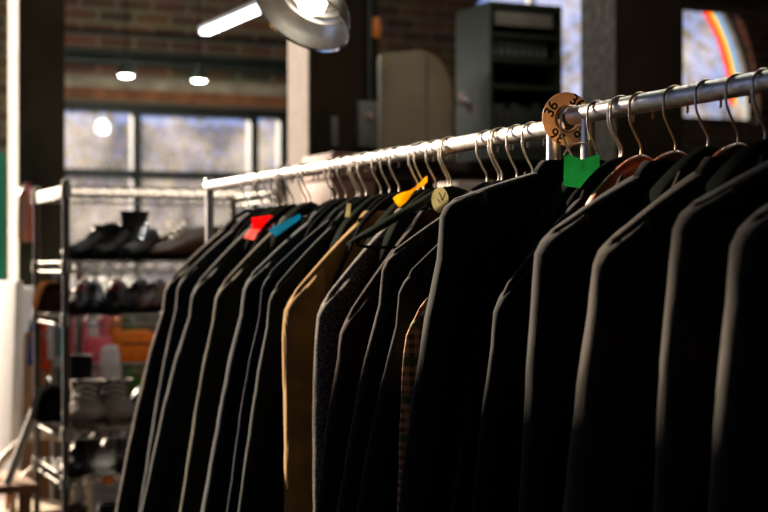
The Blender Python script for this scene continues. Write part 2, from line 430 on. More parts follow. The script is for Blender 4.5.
tan_e = (.05, .038, .025)
JK = [
 # px, py, colour, kind, label, hanger style, hanger label, extra
 (167, 278, (.030, .022, .014), 'plain', 'black jacket at the far end of the rack, tan-edged shoulder in front of the shelving', 'plastic', 'hanger of the farthest jacket, next to the rack end post', dict(flare=0.14, hw=.24)),
 (180, 275, (.016, .021, .024), 'plain', 'narrow blue-black jacket squeezed second from the far end of the rack', 'wide', 'dark hanger second from the far end post', dict(flare=0.11, th=.8)),
 (194, 281, (.016, .022, .020), 'plain', 'black-green jacket just left of the red paper tag, third from the far end', 'wide', 'dark hanger just left of the red paper tag', dict(flare=0.15, zc=.12)),
 (206, 313, (.022, .016, .010), 'plain', 'low dark brown jacket showing only its sleeve behind the olive jacket', 'plastic', 'thin hanger between the red and teal tags', dict(flare=0.05, hw=.215, th=.5)),
 (218, 283, (.040, .034, .018), 'plain', 'dark olive jacket below the teal tag', 'wide', 'broad dark hanger just right of the teal tag', dict(flare=0.105)),
 (246, 275, (.012, .018, .022), 'plain', 'slate black jacket with a grey-blue shoulder edge, left of the navy one', 'wide', 'broad dark hanger whose peak stands above the slate black jacket', dict(flare=0.12)),
 (265, 273, (.010, .018, .034), 'plain', 'navy blue jacket sandwiched thin between slate and dark green jackets', 'plastic', 'hanger carrying the thin navy jacket', dict(flare=0.1, th=.5)),
 (271, 285, (.012, .020, .016), 'plain', 'dark green-black jacket directly left of the mustard jacket', 'wide', 'dark hanger directly left of the mustard jacket', dict(flare=0.09, th=.65)),
 (289, 293, (.19, .105, .028), 'cord', 'mustard brown jacket, the only yellowish one on the rack', 'plastic', 'black hanger in the collar of the mustard jacket', dict(flare=0.0, hw=.24, th=1.0)),
 (321, 296, (.09, .082, .07), 'fleck', 'flecked grey wool jacket right of the mustard one', 'plastic', 'hanger with its hook above the flecked grey jacket', dict(flare=0.01, th=.95)),
 (345, 311, (.032, .016, .010), 'plain', 'dark brown jacket with reddish shoulder hanging lower than the flecked grey one', 'plastic', 'hanger of the reddish-shouldered brown jacket', dict(flare=0.08, hw=.23, th=.8)),
 (387, 253, (.028, .025, .022), 'fleck', 'charcoal brown jacket with a pale rounded shoulder, beside the empty black hanger', 'velvet', 'thin hanger holding the charcoal brown jacket', dict(flare=0.12, th=.65)),
 (403, 273, (.020, .022, .022), 'plain', 'charcoal jacket with long pale sleeve edge left of the check jacket', 'velvet', 'dark hanger of the charcoal jacket, left of the oval label', dict(flare=0.13, th=.5)),
 (409, 312, None, 'check', 'orange-brown check tweed jacket peeking out behind the big black one', 'velvet', 'thin hanger of the check tweed jacket behind the big black one', dict(flare=.02, hw=.25, th=.45)),
 (446, 202, (.010, .011, .012), 'plain', 'large black jacket under the numbered size disc, the highest shoulder on the far rack', 'plastic', 'hanger of the large black jacket, half hidden by the green tag', dict(flare=0.1, hw=.245, zc=.085, th=.9)),
 (499, 287, (.009, .010, .010), 'plain', 'unlit black jacket sunk behind the large black one beneath the green tag', 'velvet', 'dark green-grey hanger right of the green tag', dict(flare=0.075, hw=.23, th=.7)),
 (541, 234, (.018, .016, .014), 'plain', 'black jacket with a short pale sleeve head, second jacket right of the size disc', 'wood', 'left brown wooden hanger under the paired hooks', dict(flare=0.045, hw=.24)),
 (597, 244, (.034, .027, .020), 'plain', 'black jacket with a broad tan sleeve edge below the orange-brown hanger', 'wood', 'orange-brown wooden hanger, the brightest on the near rack', dict(flare=0.075, hw=.24)),
 (681, 208, (.034, .028, .022), 'plain', 'black jacket with a soft forked shoulder highlight, second from the right edge', 'wide', 'dark hanger of the jacket second from the right edge', dict(lobe=.10, flare=0.045, hw=.235)),
 (741, 222, (.050, .044, .037), 'plain', 'charcoal jacket at the right edge, nearest the viewer, with two pale sleeve folds', 'wide', 'dark hanger of the nearest jacket, beyond the right edge', dict(lobe=.16, flare=0.065, hw=.235)),
]
info = []
for i, (px, py, col, kind, lab, hs, hl, kw) in enumerate(JK):
    m = cloth('wool_%d' % i, col or (.2, .1, .04), kind)
    info.append(make_jacket(px, py, m, lab, seed=i*3+1, hang=hs, hl=hl, yaw=random.uniform(-.03, .03), **kw))

# spare hangers whose garments are lost between the others
def free_hanger(px, style, label, drop=.29, hw=.19, yaw=0, flip=1, zr=None):
    t = rail_t(px); zr = HB if t < -.08 else HA
    return make_hanger(t, zr, label, style, .115, drop, hw, yaw, flip)
t_, zr_, dr_ = solve(352, 238, .215)
make_hanger(t_, zr_, 'empty black hanger poking out between the mustard and charcoal brown jackets', 'wide', .09, dr_-.005, .25, 0)

# ------------------------------------------------------------------ numbered disc
beige = translucent('aged_beige_plastic', (.86, .60, .36), .35)
ink = mat('black_ink', (.008, .008, .008), .6, var=.05)
td = rail_t(567)
dl = thing('size_disc', 'round beige rail divider printed with 36, hung where the two rails meet', 'size divider', rp(td, HB-.0035), 0)
# local x to the right of the picture, local y up, local z towards the viewer along the rail
ax = -D; ax = (Matrix.Rotation(-.10, 3, 'Z') @ ax).normalized()
up = Vector((0, 0, 1)); rx = up.cross(ax).normalized()
Mx = Matrix((rx, up, ax)).transposed().to_4x4()
dl.rotation_euler = Mx.to_euler()
b = bmnew(); R1, R0, hz = .0465, .0200, .0016
n = 72; a0 = math.radians(-32)
rings = []
for i in range(n+1):
    a = a0+.035+(2*PI-.07)*i/n; c, s = math.cos(a), math.sin(a)
    rings.append([(r*c, r*s, z) for r, z in ((R0, -hz), (R0, hz*1.6), (R0+.002, hz*1.6), (R0+.003, hz), (R1-.001, hz), (R1, hz*.4), (R1, -hz*.4), (R1-.001, -hz))])
loft(b, rings); link('disc', b, beige, dl)
def text_bm(txt, size, M, depth=.0004):
    cu = bpy.data.curves.new('txt', 'FONT'); cu.body = txt; cu.size = size; cu.extrude = depth; cu.align_x = 'CENTER'; cu.align_y = 'CENTER'; cu.offset = size*.018
    ob = bpy.data.objects.new('txt', cu); C.objects.link(ob)
    bpy.context.view_layer.update()
    me = bpy.data.meshes.new_from_object(ob); b = bmnew(); b.from_mesh(me); b.transform(M)
    bpy.data.objects.remove(ob); bpy.data.meshes.remove(me); return b
b = bmnew(); lathe(b, [(.0198, -.004), (.0198, .006), (.0225, .006), (.024, .002), (.024, -.004)], 48); link('hub', b, translucent('amber_hub_plastic', (.45, .26, .10), .3), dl)
for k in range(4):
    ang = math.radians((58, 152, 238, 318)[k])
    M = Matrix.Rotation(ang-PI/2, 4, 'Z') @ Matrix.Translation((0, .0342, hz+.0003))
    link('numeral', text_bm('36', .0275, M), ink, dl, smooth=False)

# ------------------------------------------------------------------ tags
def sheet(name, label, cat, pts3, m, thick=.0015, group=None):
    """folded card from rows of points (lists of equal length)"""
    org = sum((Vector(p) for r in pts3 for p in r), Vector())/(len(pts3)*len(pts3[0]))
    b = bmnew(); V = [[b.verts.new(Vector(p)-org) for p in r] for r in pts3]
    for a, c in zip(V, V[1:]):
        for i in range(len(a)-1): b.faces.new((a[i], a[i+1], c[i+1], c[i]))
    bmesh.ops.recalc_face_normals(b, faces=b.faces)
    bmesh.ops.solidify(b, geom=b.faces[:], thickness=thick)
    o = link(name, b, m, smooth=False, loc=org); tag(o, label, cat, group); return o
def grid_px(quad, Z0, Z1, nu=8, nv=4, bow=.004):
    """quad of survey readings (top-left, top-right, bottom-right, bottom-left) at distances Z0 (left) .. Z1 (right)"""
    (a, b_, c, d_) = quad; rows = []
    for j in range(nv+1):
        v = j/nv; row = []
        for i in range(nu+1):
            u = i/nu
            x = (a[0]*(1-u)+b_[0]*u)*(1-v)+(d_[0]*(1-u)+c[0]*u)*v
            y = (a[1]*(1-u)+b_[1]*u)*(1-v)+(d_[1]*(1-u)+c[1]*u)*v
            p = W(x, y, Z0+(Z1-Z0)*u); p += D*(bow*math.sin(u*5+v*2)); row.append(p)
        rows.append(row)
    return rows
redm = translucent('red_card', (.85, .03, .03))
pinkm = translucent('pink_card', (.85, .35, .32))
tealm = translucent('teal_card', (.02, .33, .46))
yelm = translucent('yellow_ribbon', (1.0, .62, .03))
grnm = translucent('green_card', (.008, .20, .04), .35)
crm = translucent('cream_label', (.62, .58, .40), .4)
Zr = lambda px: P0.y+D.y*rail_t(px)
z3 = Zr(268)-.05
z3 -= .12
sheet('paper_tag', 'red paper tag wedged between hangers near the far end of the rack', 'tag', grid_px([(252, 218), (272, 215), (275, 228), (253, 233)], z3-.02, z3+.01), redm)
sheet('paper_tag', 'small pale pink tag tucked under the red paper tag', 'tag', grid_px([(250, 229), (259, 229), (254, 240), (244, 238)], z3-.06, z3-.05), pinkm)
z5 = Zr(296)-.07
z5 -= .14
sheet('paper_tag', 'teal paper strip lying on the shoulder of the dark olive jacket', 'tag', grid_px([(268, 230), (299, 214), (301, 218), (276, 237)], z5-.06, z5+.0), tealm)
zy = Zr(425)-.02
rows = grid_px([(394, 199), (426, 176), (428, 182), (400, 206)], zy-.05, zy, 12, 4, .007)
for i_ in range(13):
    u_ = i_/12; k_ = .25+.75*min(1, abs(u_-.55)/.38); c_ = sum((r_[i_] for r_ in rows), Vector())/len(rows)
    for r_ in rows: r_[i_] = c_+(r_[i_]-c_)*k_*(1.25 if u_ < .4 else 1)
sheet('ribbon', 'twisted yellow-orange ribbon tied below a hook left of the oval label', 'ribbon', rows, yelm)
# green tag
gl = thing('green_tag', 'green card tag hanging in front of the large black jacket, below the size disc', 'tag', W(582, 188, 2.42), RZ+PI-.12)
b = bmnew(); rings = []
gw, gh = .034, .054
rows = []
for j in range(9):
    v = j/8; row = []
    for i in range(11):
        x = -gw+2*gw*i/10
        top = gh-.010*(1-abs(x/gw))*1.0+.002
        bot_ = .0035*abs(x/gw)**2
        row.append(b.verts.new((x*(.95+.05*v), .004*math.sin((x/gw)*1.4), bot_+(top-bot_)*(1-v))))
    rows.append(row)
for a, c in zip(rows, rows[1:]):
    for i in range(10): b.faces.new((a[i], a[i+1], c[i+1], c[i]))
bmesh.ops.solidify(b, geom=b.faces[:], thickness=.0015)
link('card', b, grnm, gl)
b = bmnew(); tube(b, smoothpts([(-gw+.002, 0, gh-.002), (-.02, 0, gh+.013), (0, 0, gh+.018), (.02, 0, gh+.013), (gw-.002, 0, gh-.002)], 6), .0016, 8); link('wire_loop', b, wire, gl)
b = bmnew(); tube(b, [(0, .0015, gh+.017), (.001, .003, gh-.01), (0, .004, gh-.022)], .0008, 6); link('staple', b, wire, gl)
# oval label on a hanger
zo = Zr(452)-.07
og = W(440, 200, zo)
ol = thing('oval_label', 'cream rounded label with dark strokes on the hanger left of the large black jacket', 'label', og, RZ+PI+.1)
b = bmnew(); lathe(b, [(.001, .0012), (.0215, .0012), (.023, 0), (.0215, -.0012), (.001, -.0012)], 28, M=Matrix.Rotation(PI/2, 4, 'X') @ Matrix.Scale(1.1, 4, (0, 1, 0)) @ Matrix.Scale(.85, 4, (1, 0, 0)), cap0=True, cap1=True); link('card', b, crm, ol)
for x0, z0, x1, z1 in ((-.004, .015, .001, .008), (.011, .015, .009, .009), (.001, .008, .004, -.002), (.009, .009, .004, -.002), (-.006, .001, 0, -.006)):
    b = bmnew(); tube(b, [(x0, -.0022, z0), (x1, -.0022, z1)], .0011, 6); link('stroke', b, ink, ol)
# white size label behind navy hangers
zt_ = Zr(372)-.10
wl = sheet('hanger_label', 'small white-green plastic label between dark hangers above the dark green-black jacket', 'label', grid_px([(347, 203), (351, 204), (350, 217), (345, 217)], zt_, zt_, 3, 3, 0), crm)

# spare hooks
for px, st, lab in ((262, 'plastic', 'hanger with its hook just behind the red paper tag'), (285, 'wide', 'dark hanger with its hook behind the teal strip'), (293, 'plastic', 'thin hanger with its hook just right of the teal strip'),
                    (346, 'plastic', 'thin hanger at the left of the close cluster of hooks'), (381, 'wide', 'broad dark hanger at the right of the close cluster of hooks'), (620, 'plastic', 'thin hanger between the size disc and the paired hooks'), (271, 'plastic', 'hanger with its hook just left of the column, beyond the red tag'), (310, 'wide', 'dark hanger whose hook stands alone in front of the crate'),
                    (333, 'plastic', 'hanger left of the close cluster of hooks'), (357, 'wide', 'broad black hanger within the close cluster of hooks'),
                    (366, 'plastic', 'thin hanger within the close cluster of hooks'), (399, 'plastic', 'hanger just left of the yellow ribbon'),
                    (418, 'wide', 'black hanger carrying the yellow ribbon'), (436, 'wide', 'broad black hanger carrying the oval label'),
                    (487, 'plastic', 'first of two hangers above the shoulder of the large black jacket'), (502, 'plastic', 'second of two hangers above the shoulder of the large black jacket'),
                    (598, 'wide', 'dark hanger first right of the size disc'), (641, 'wood', 'reddish wooden hanger, rear one under the paired hooks'),
                    (708, 'wide', 'green-grey hanger left of the orange-brown wooden one'), (765, 'wide', 'dark hanger with its hook at the right edge of the rail')):
    free_hanger(px, st, lab, yaw=random.uniform(-.12, .12), drop=.29)

# ------------------------------------------------------------------ building shell (aligned with the rails)
WO = Vector((-1.427, 10.0, 0)); NW = -D           # back wall origin, its inward normal
def wp(px, py):                                    # survey reading on the back wall -> (s, z)
    k = (px-384)/F
    s = (k*WO.y-WO.x)/(E.x-k*E.y)
    return s, 1.38+(HY-py)/F*(WO.y+E.y*s)
def wall_seg(name, s0, s1, z0, z1, m=brick, y0=0.0, y1=.35, kind='structure'):
    b = bmnew(); box(b, s0, s1, y0, y1, z0, z1)
    return link(name, b, m, None, False, WO, EZ, kind)
wL, zT = wp(58, 103); wR, _ = wp(292, 114)
zT = 2.455; zB = 1.17
f1, _ = wp(759, 80); fcx, fcz = wp(616, 96); fr = f1-fcx; f0 = fcx-fr; fz0 = fcz-.16; ftop = fcz+fr
sLo, sHi = wp(-28, 60)[0], 12.0
H = 4.3
# one mesh for the back wall with its openings
b = bmnew()
holes = [(wL, wR, zB, zT), (f0, f1, fz0, ftop)]
xs = sorted({sLo, sHi, wL, wR, f0, f1}); zs = sorted({0, H, zB, zT, fz0, ftop})
for a, c in zip(xs, xs[1:]):
    for d_, e_ in zip(zs, zs[1:]):
        mx, mz = (a+c)/2, (d_+e_)/2
        if any(h[0] < mx < h[1] and h[2] < mz < h[3] for h in holes): continue
        box(b, a, c, 0, .35, d_, e_)
bmesh.ops.remove_doubles(b, verts=b.verts, dist=1e-5)
# arch spandrels of the fanlight
na = 20
for i in range(na):
    a0_, a1_ = PI*i/na, PI*(i+1)/na
    xa, xb = fcx+fr*math.cos(a0_), fcx+fr*math.cos(a1_); za, zb_ = fz0+.16+fr*math.sin(a0_), fz0+.16+fr*math.sin(a1_)
    vs = []
    for y in (0, .35):
        vs.append([b.verts.new(p) for p in ((xa, y, za), (xb, y, zb_), (xb, y, ftop), (xa, y, ftop))])
    b.faces.new(vs[0]); b.faces.new(vs[1][::-1])
    b.faces.new((vs[0][0], vs[0][1], vs[1][1], vs[1][0]))
link('wall_back', b, brick, None, False, WO, EZ, 'structure')
# left bay beyond the loading opening
wall_seg('wall_back', -7.0, -5.2, 0, H)
wall_seg('trim_1', -5.3, sLo+.05, 4.12, H, concrete, -.02, .37)
# lintel + plaster band over window 1
wall_seg('trim_2', wL-.25, wR+.7, zT+.015, zT+.085, beamm, -.05, 0)
wall_seg('trim_3', wL-.25, wR+.7, zT+.085, zT+.16, plaster, -.03, 0)
wall_seg('trim_4', wL-.1, wR+.1, zB-.06, zB, plaster, -.08, .0)
def window(name, s0, s1, z0, z1, mull, trans, fw=.05):
    r = bpy.data.objects.new(name, None); C.objects.link(r); r.location = WO; r.rotation_euler = (0, 0, EZ); r['kind'] = 'structure'
    b = bmnew()
    box(b, s0, s1, .10, .18, z1-fw, z1); box(b, s0, s1, .10, .18, z0, z0+fw)
    box(b, s0, s0+fw, .10, .18, z0, z1); box(b, s1-fw, s1, .10, .18, z0, z1)
    for m_, w_ in mull: box(b, m_-w_/2, m_+w_/2, .09, .19, z0, z1)
    for a, c, zt_, w_ in trans: box(b, a, c, .09, .19, zt_-w_/2, zt_+w_/2)
    o = link('window_frame', b, framem, r, False)
    b = bmnew(); box(b, s0+.01, s1-.01, .135, .142, z0+.01, z1-.01); link('pane', b, glass, r, False)
    return r
m1 = wp(140.5, 140)[0]; m2 = wp(259, 140)[0]; ztr = 1.38+(HY-173.5)/F*10
tz2 = 1.38+(HY-113)/F*10
window('window_1', wL, wR, zB, zT, [(m1, .055), (m2, .055)], [(wL, wR, ztr, .045), (m1, m2, tz2+.03, .07)])
# fanlight
def arcring(b, r0, r1, y0, y1, a0=0, a1=PI, n=36, cx=fcx, cz=fz0+.16):
    rings = []
    for i in range(n+1):
        a = a0+(a1-a0)*i/n; c, s = math.cos(a), math.sin(a)
        rings.append([(cx+r*c, y, cz+r*s) for r, y in ((r0, y0), (r1, y0), (r1, y1), (r0, y1))])
    loft(b, rings)
r = bpy.data.objects.new('window_2', None); C.objects.link(r); r.location = WO; r.rotation_euler = (0, 0, EZ); r['kind'] = 'structure'
b = bmnew(); arcring(b, fr-.03, fr, .1, .18); box(b, f0, f1, .1, .18, fz0, fz0+.04); box(b, f0, f0+.03, .1, .18, fz0, fz0+.16); box(b, f1-.03, f1, .1, .18, fz0, fz0+.16)
for q_ in (-.5, 0, .12): box(b, fcx+fr*q_-.018, fcx+fr*q_+.018, .11, .17, fz0, fcz+fr*math.sqrt(1-q_*q_)-.02)
link('window_frame', b, framem, r, False)
b = bmnew(); vs = [b.verts.new((fcx+fr*.99*math.cos(PI*i/36), .138, fz0+.16+fr*.99*math.sin(PI*i/36))) for i in range(37)] + [b.verts.new((f0, .138, fz0)), b.verts.new((f1, .138, fz0))]
f = b.faces.new(vs); bmesh.ops.solidify(b, geom=[f], thickness=.006); link('pane', b, glass, r, False)
def reflection_tint(name, col):
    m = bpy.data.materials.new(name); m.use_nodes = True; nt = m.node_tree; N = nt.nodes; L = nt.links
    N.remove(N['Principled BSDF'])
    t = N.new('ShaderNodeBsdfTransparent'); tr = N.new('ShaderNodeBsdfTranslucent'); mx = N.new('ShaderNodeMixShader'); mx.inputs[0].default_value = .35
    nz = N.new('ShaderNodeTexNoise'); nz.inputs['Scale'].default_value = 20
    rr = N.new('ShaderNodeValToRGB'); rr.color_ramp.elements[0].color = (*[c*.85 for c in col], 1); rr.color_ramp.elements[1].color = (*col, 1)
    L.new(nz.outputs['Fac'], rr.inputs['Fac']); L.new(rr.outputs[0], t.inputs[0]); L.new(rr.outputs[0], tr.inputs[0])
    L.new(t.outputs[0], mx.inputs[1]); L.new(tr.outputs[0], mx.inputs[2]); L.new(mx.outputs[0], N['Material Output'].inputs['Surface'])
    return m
bands = [(.62, (.35, .85, .8)), (.655, (.95, .85, .3)), (.70, (1., .55, .12)), (.745, (1., .22, .1))]
ro = fr-.045
for k, (nm, col) in enumerate((('deep_red_reflection', (.85, .05, .03)), ('orange_reflection', (.95, .22, .03)), ('yellow_reflection', (.95, .65, .12)), ('green_reflection', (.3, .6, .45)), ('pale_blue_reflection', (.35, .5, .85)))):
    b = bmnew(); w_ = .024; r1_ = fr*.91-.06+w_*(k-2.5)+.045 ; arcring(b, r1_, r1_+w_, .122, .128, 0, PI*.42); o = link('rainbow_reflection', b, reflection_tint(nm, col), r, False)  # rainbow reflection on the pane, built as coloured see-through strips

# floor, ceiling, side walls
Rt = Matrix.Rotation(EZ, 3, 'Z')
def room_pt(x, y): return WO + E*x - D*y          # y towards the camera
b = bmnew(); box(b, -8, 12.5, -16.5, .4, -.1, 0); link('floor', b, floorm, None, False, WO, EZ, 'structure')
b = bmnew(); box(b, -7.2, 12.5, -16.5, .4, H, H+.15); link('ceiling', b, ceilm, None, False, WO, EZ, 'structure')
b = bmnew(); box(b, 6.6, 6.9, -16.5, 0, 0, H); link('wall_right', b, brick, None, False, WO, EZ, 'structure')
b = bmnew(); box(b, -7.2, 6.9, -16.5, -16.2, 0, H); link('wall_rear', b, brick, None, False, WO, EZ, 'structure')
b = bmnew(); box(b, -7.2, -7.0, -16.5, 0, 0, .9); box(b, -7.2, -7.0, -16.5, 0, 3.9, H)
for q in range(6): box(b, -7.2, -7.0, -16.5+q*3.2, -16.1+q*3.2, .9, 3.9)
box(b, -7.2, -7.0, -16.4, -7.2, .9, 3.9); link('wall_left', b, brick, None, False, WO, EZ, 'structure')

def gp(px, Z, z=0): p = W(px, HY, Z); p.z = z; return p
# pillars
def pillar(pxe, Z, front, side, mats, label, name='pillar', z1=H):
    """pxe = near edge between side face (left) and front face"""
    o = W(pxe, HY, Z); o.z = 0
    b = bmnew(); box(b, 0, front, 0, side, 0, z1, .012)
    # left face has a lighter colour for sunlight, the others a darker one for shade
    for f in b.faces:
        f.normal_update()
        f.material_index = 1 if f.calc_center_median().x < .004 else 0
    ob = link(name, b, mats, None, False, o, EZ); tag(ob, label, 'pillar'); ob['kind'] = 'structure'
    return ob
pl_a = mat('pillar_lit_side', (.15, .115, .095), .9, var=.15, scale=12, bump=.3)
pl_b = mat('pillar_grey_lit_side', (.13, .115, .09), .9, var=.4, scale=26, bump=.6)
pillar(309, 6.5, .33, .28, [pillarm, pl_a], 'tall dark pillar, left side coloured pale for sunlight, behind the rail')
pillar(615, 6.2, .34, .28, [pillarm, pl_b], 'tall dark pillar, rough grey left side coloured lighter for sunlight, right of the size disc')
pl_c = mat('post_lit_side', (.6, .52, .44), .9, var=.2, scale=5)
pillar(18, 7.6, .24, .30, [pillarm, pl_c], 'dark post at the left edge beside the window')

bo = gp(630, 8.6); b = bmnew(); box(b, 0, 3.2, 0, .22, 1.38+(HY-8)/F*8.9, 1.38+(HY-8)/F*8.9+.3, .01); link('trim_5', b, darkwood, None, False, bo, EZ, 'structure')
# pipes on the brick above window 1
for i, (py, rr_) in enumerate(((57, .018), (66, .030), (40, .012))):
    s0 = wL-.25; s1 = wR+.2; z = 1.38+(HY-py)/F*10
    b = bmnew(); tube(b, [(s0, -.05-.02*i, z), (s1, -.05-.02*i, z)], rr_, 12); o = link('wall_pipe', b, framem, None, True, WO, EZ)
    tag(o, ('thin dark pipe on the brick wall above the thick one', 'thick dark pipe on the brick wall just above the pendant lamps', 'thinnest dark conduit, topmost on the brick wall')[i], 'pipe')

# ------------------------------------------------------------------ lamps
emw = mat('lamp_glow', (1, 1, 1), .4, emit=(1, .98, .94), estr=14)
emt = mat('tube_glow', (1, 1, 1), .4, emit=(.85, .95, 1), estr=7)
alu = mat('spun_aluminium', (.60, .56, .49), .33, 1.0, var=.18, scale=14, bump=.12, bscale=50)
for i, (px, py, Z, lab) in enumerate(((126, 76, 8.6, 'left of the two small pendant lamps above the window'), (199, 81, 8.9, 'right of the two small pendant lamps above the window'))):
    p = W(px, py, Z)
    r = thing('pendant_lamp', lab, 'lamp', p, 0, None)
    b = bmnew(); lathe(b, [(.050, .0), (.052, .004), (.050, .02), (.035, .05), (.018, .075), (.012, .11)], 24, cap1=True); link('shade', b, framem, r)
    b = bmnew(); lathe(b, [(.001, -.008), (.024, -.006), (.040, 0), (.046, .006), (.001, .007)], 24, cap0=True, cap1=True); link('bulb', b, emw, r)
    b = bmnew(); tube(b, [(0, 0, .1), (0, 0, H-p.z)], .004, 8); link('cord', b, blackp, r)
def lampobj(name, kind, loc, power, col, parent=None, **kw):
    l = bpy.data.lights.new(name, kind); l.energy = power; l.color = col
    for k_, v_ in kw.items(): setattr(l, k_, v_)
    o = bpy.data.objects.new(name, l); C.objects.link(o); o.location = loc
    if parent: o.parent = parent
    return o
for o_ in [x for x in C.objects if x.name.startswith('pendant_lamp')]:
    lampobj('bulb_light', 'POINT', (0, 0, -.06), 9, (1, .93, .82), o_, shadow_soft_size=.045)
# fluorescent
A_, B_ = W(204, 33, 8.0), W(286, -2, 6.95); B_.z = A_.z
mid = (A_+B_)/2; dv_ = (B_-A_); Lf = dv_.length
r = thing('fluorescent_light', 'long white fluorescent tube light hanging behind the metal dome lamp', 'light', mid, math.atan2(dv_.y, dv_.x))
b = bmnew(); box(b, -Lf/2, Lf/2, -.032, .032, .012, .035, .004); link('housing', b, white, r)
for s in (-.016, .016):
    b = bmnew(); tube(b, [(-Lf/2+.02, s, 0), (Lf/2-.02, s, 0)], .011, 12); link('tube', b, emt, r)
for s in (-.45, .45):
    b = bmnew(); tube(b, [(s*Lf, 0, .05), (s*Lf, 0, H-mid.z)], .003, 6); link('suspension_wire', b, framem, r)
lampobj('tube_light', 'AREA', (0, 0, -.02), 9, (.9, .96, 1), r, shape='RECTANGLE', size=Lf, size_y=.06)
for (x_, y_), lab in (((1.3, 3.9), 'added twin tube fill light above the near clothes rack, out of the picture'), ((.1, 5.3), 'added twin tube fill light above the work table, out of the picture'), ((-1.1, 7.4), 'added twin tube fill light above the garment rail, out of the picture')):
    q_ = thing('fill_light', lab, 'light', Vector((x_, y_, 3.75)), EZ, 'added fill lights out of the picture')  # unseen fixtures added as fill light for the background and the rail
    b = bmnew(); box(b, -.6, .6, -.07, .07, .02, .07, .006); link('housing', b, white, q_)
    for s in (-.03, .03):
        b = bmnew(); tube(b, [(-.58, s, 0), (.58, s, 0)], .014, 12); link('tube', b, emt, q_)
    for s in (-.5, .5):
        b = bmnew(); tube(b, [(s, 0, .06), (s, 0, H-3.75)], .004, 6); link('rod', b, framem, q_)
    lampobj('tube_light', 'AREA', (0, 0, -.02), (16 if y_ < 4 else 9), (1, .90, .76), q_, shape='RECTANGLE', size=1.15, size_y=.08)
# dome reflector lamp
nrm = Vector((-.40, -.42, -.81)).normalized()
cdm = W(302.5, 18, 3.5)
r = thing('dome_lamp', 'big spun aluminium dome lamp shade tilted towards the viewer at the top', 'lamp', cdm)
q = (-nrm).to_track_quat('Z', 'Y'); r.rotation_mode = 'QUATERNION'; r.rotation_quaternion = q
prof = [(.118, .0), (.1185, .003), (.116, .005), (.110, .026), (.100, .046), (.090, .058), (.0875, .058), (.086, .064), (.078, .070), (.0755, .0695), (.074, .076), (.066, .082), (.0635, .0815), (.062, .088), (.054, .093), (.0515, .0925), (.050, .099), (.036, .106), (.034, .13), (.030, .15), (.012, .155)]
b = bmnew(); lathe(b, prof, 64); 
inn = [(rr_-.002 if rr_ > .03 else rr_, z-.001) for rr_, z in prof[2:18]]
lathe(b, inn, 64); link('shade', b, alu, r)
b = bmnew(); lathe(b, [(.1145, .003), (.1185, -.001), (.1205, .001), (.1185, .005), (.1145, .003)], 64); link('rim', b, chrome, r)
b = bmnew(); lathe(b, [(.001, .022), (.024, .027), (.036, .043), (.035, .062), (.022, .085), (.014, .1)], 24, cap0=True); link('bulb', b, mat('dome_bulb', (1, 1, 1), .4, emit=(1, .93, .82), estr=4), r)
b = bmnew(); tube(b, [(0, 0, .15), (0, 0, .20)], .014, 14); link('socket', b, framem, r)
qi = q.inverted(); upl = qi @ Vector((0, 0, 1)); s0 = Vector((0, 0, .195))
b = bmnew(); tube(b, smoothpts([s0, s0+Vector((0, 0, .03))+upl*.05, s0+Vector((0, 0, .03))+upl*.25, s0+Vector((0, 0, .03))+upl*((H-cdm.z)-.18)], 6), .007, 10); link('arm', b, framem, r)

# ------------------------------------------------------------------ storage behind the rails
# tall timber storage bench carrying the cabinet and the machine
gb = gp(322, 6.9)
sb = thing('storage_bench', 'tall dark timber storage bench behind the rail, carrying the metal cabinet', 'storage bench', gb, EZ)
topz = 1.88; bw = 1.62
for z0, z1, nm in ((topz-.045, topz, 'top_board'), (1.30, 1.33, 'shelf_board'), (.70, .73, 'shelf_board'), (.12, .15, 'shelf_board')):
    b = bmnew(); box(b, 0, bw, 0, .62, z0, z1, .004); link(nm, b, darkwood, sb)
for x in (0.0, .48, .95, bw-.05):
    for y in (0.0, .57):
        b = bmnew(); box(b, x, x+.05, y, y+.05, 0, topz-.045, .003); link('upright', b, darkwood, sb)
b = bmnew(); box(b, 0, bw, .60, .62, .12, topz-.05); link('back_board', b, darkwood, sb)
# grey-green metal cabinet
cab_m = mat('grey_green_steel', (.032, .038, .022), .5, .0, spec=.08, var=.15, scale=5)
cab_o = gp(490, 6.98, topz)
cw, cd, ch = .385, .36, .735
cb = thing('metal_cabinet', 'grey-green steel cabinet with rows of dark binders standing on the timber bench', 'cabinet', cab_o, EZ)
b = bmnew(); box(b, 0, .014, 0, cd, 0, ch); box(b, cw-.014, cw, 0, cd, 0, ch); box(b, .014, cw-.014, cd-.014, cd, 0, ch); box(b, .014, cw-.014, 0, cd, ch-.03, ch); box(b, .014, cw-.014, 0, cd-.014, 0, .03)
link('body', b, cab_m, cb, False)
for z in (.33, .455, .57):
    b = bmnew(); box(b, .014, cw-.014, .004, cd-.014, z, z+.022); link('shelf', b, cab_m, cb, False)
b = bmnew(); box(b, .03, cw-.05, -.001, .02, .625, .69, .004); link('name_panel', b, mat('faded_panel', (.23, .21, .17), .7, var=.2), cb)
bind = mat('dark_binder', (.028, .03, .028), .6, var=.3)
bindl = mat('grey_binder_label', (.13, .14, .12), .7, var=.2)
k = 0
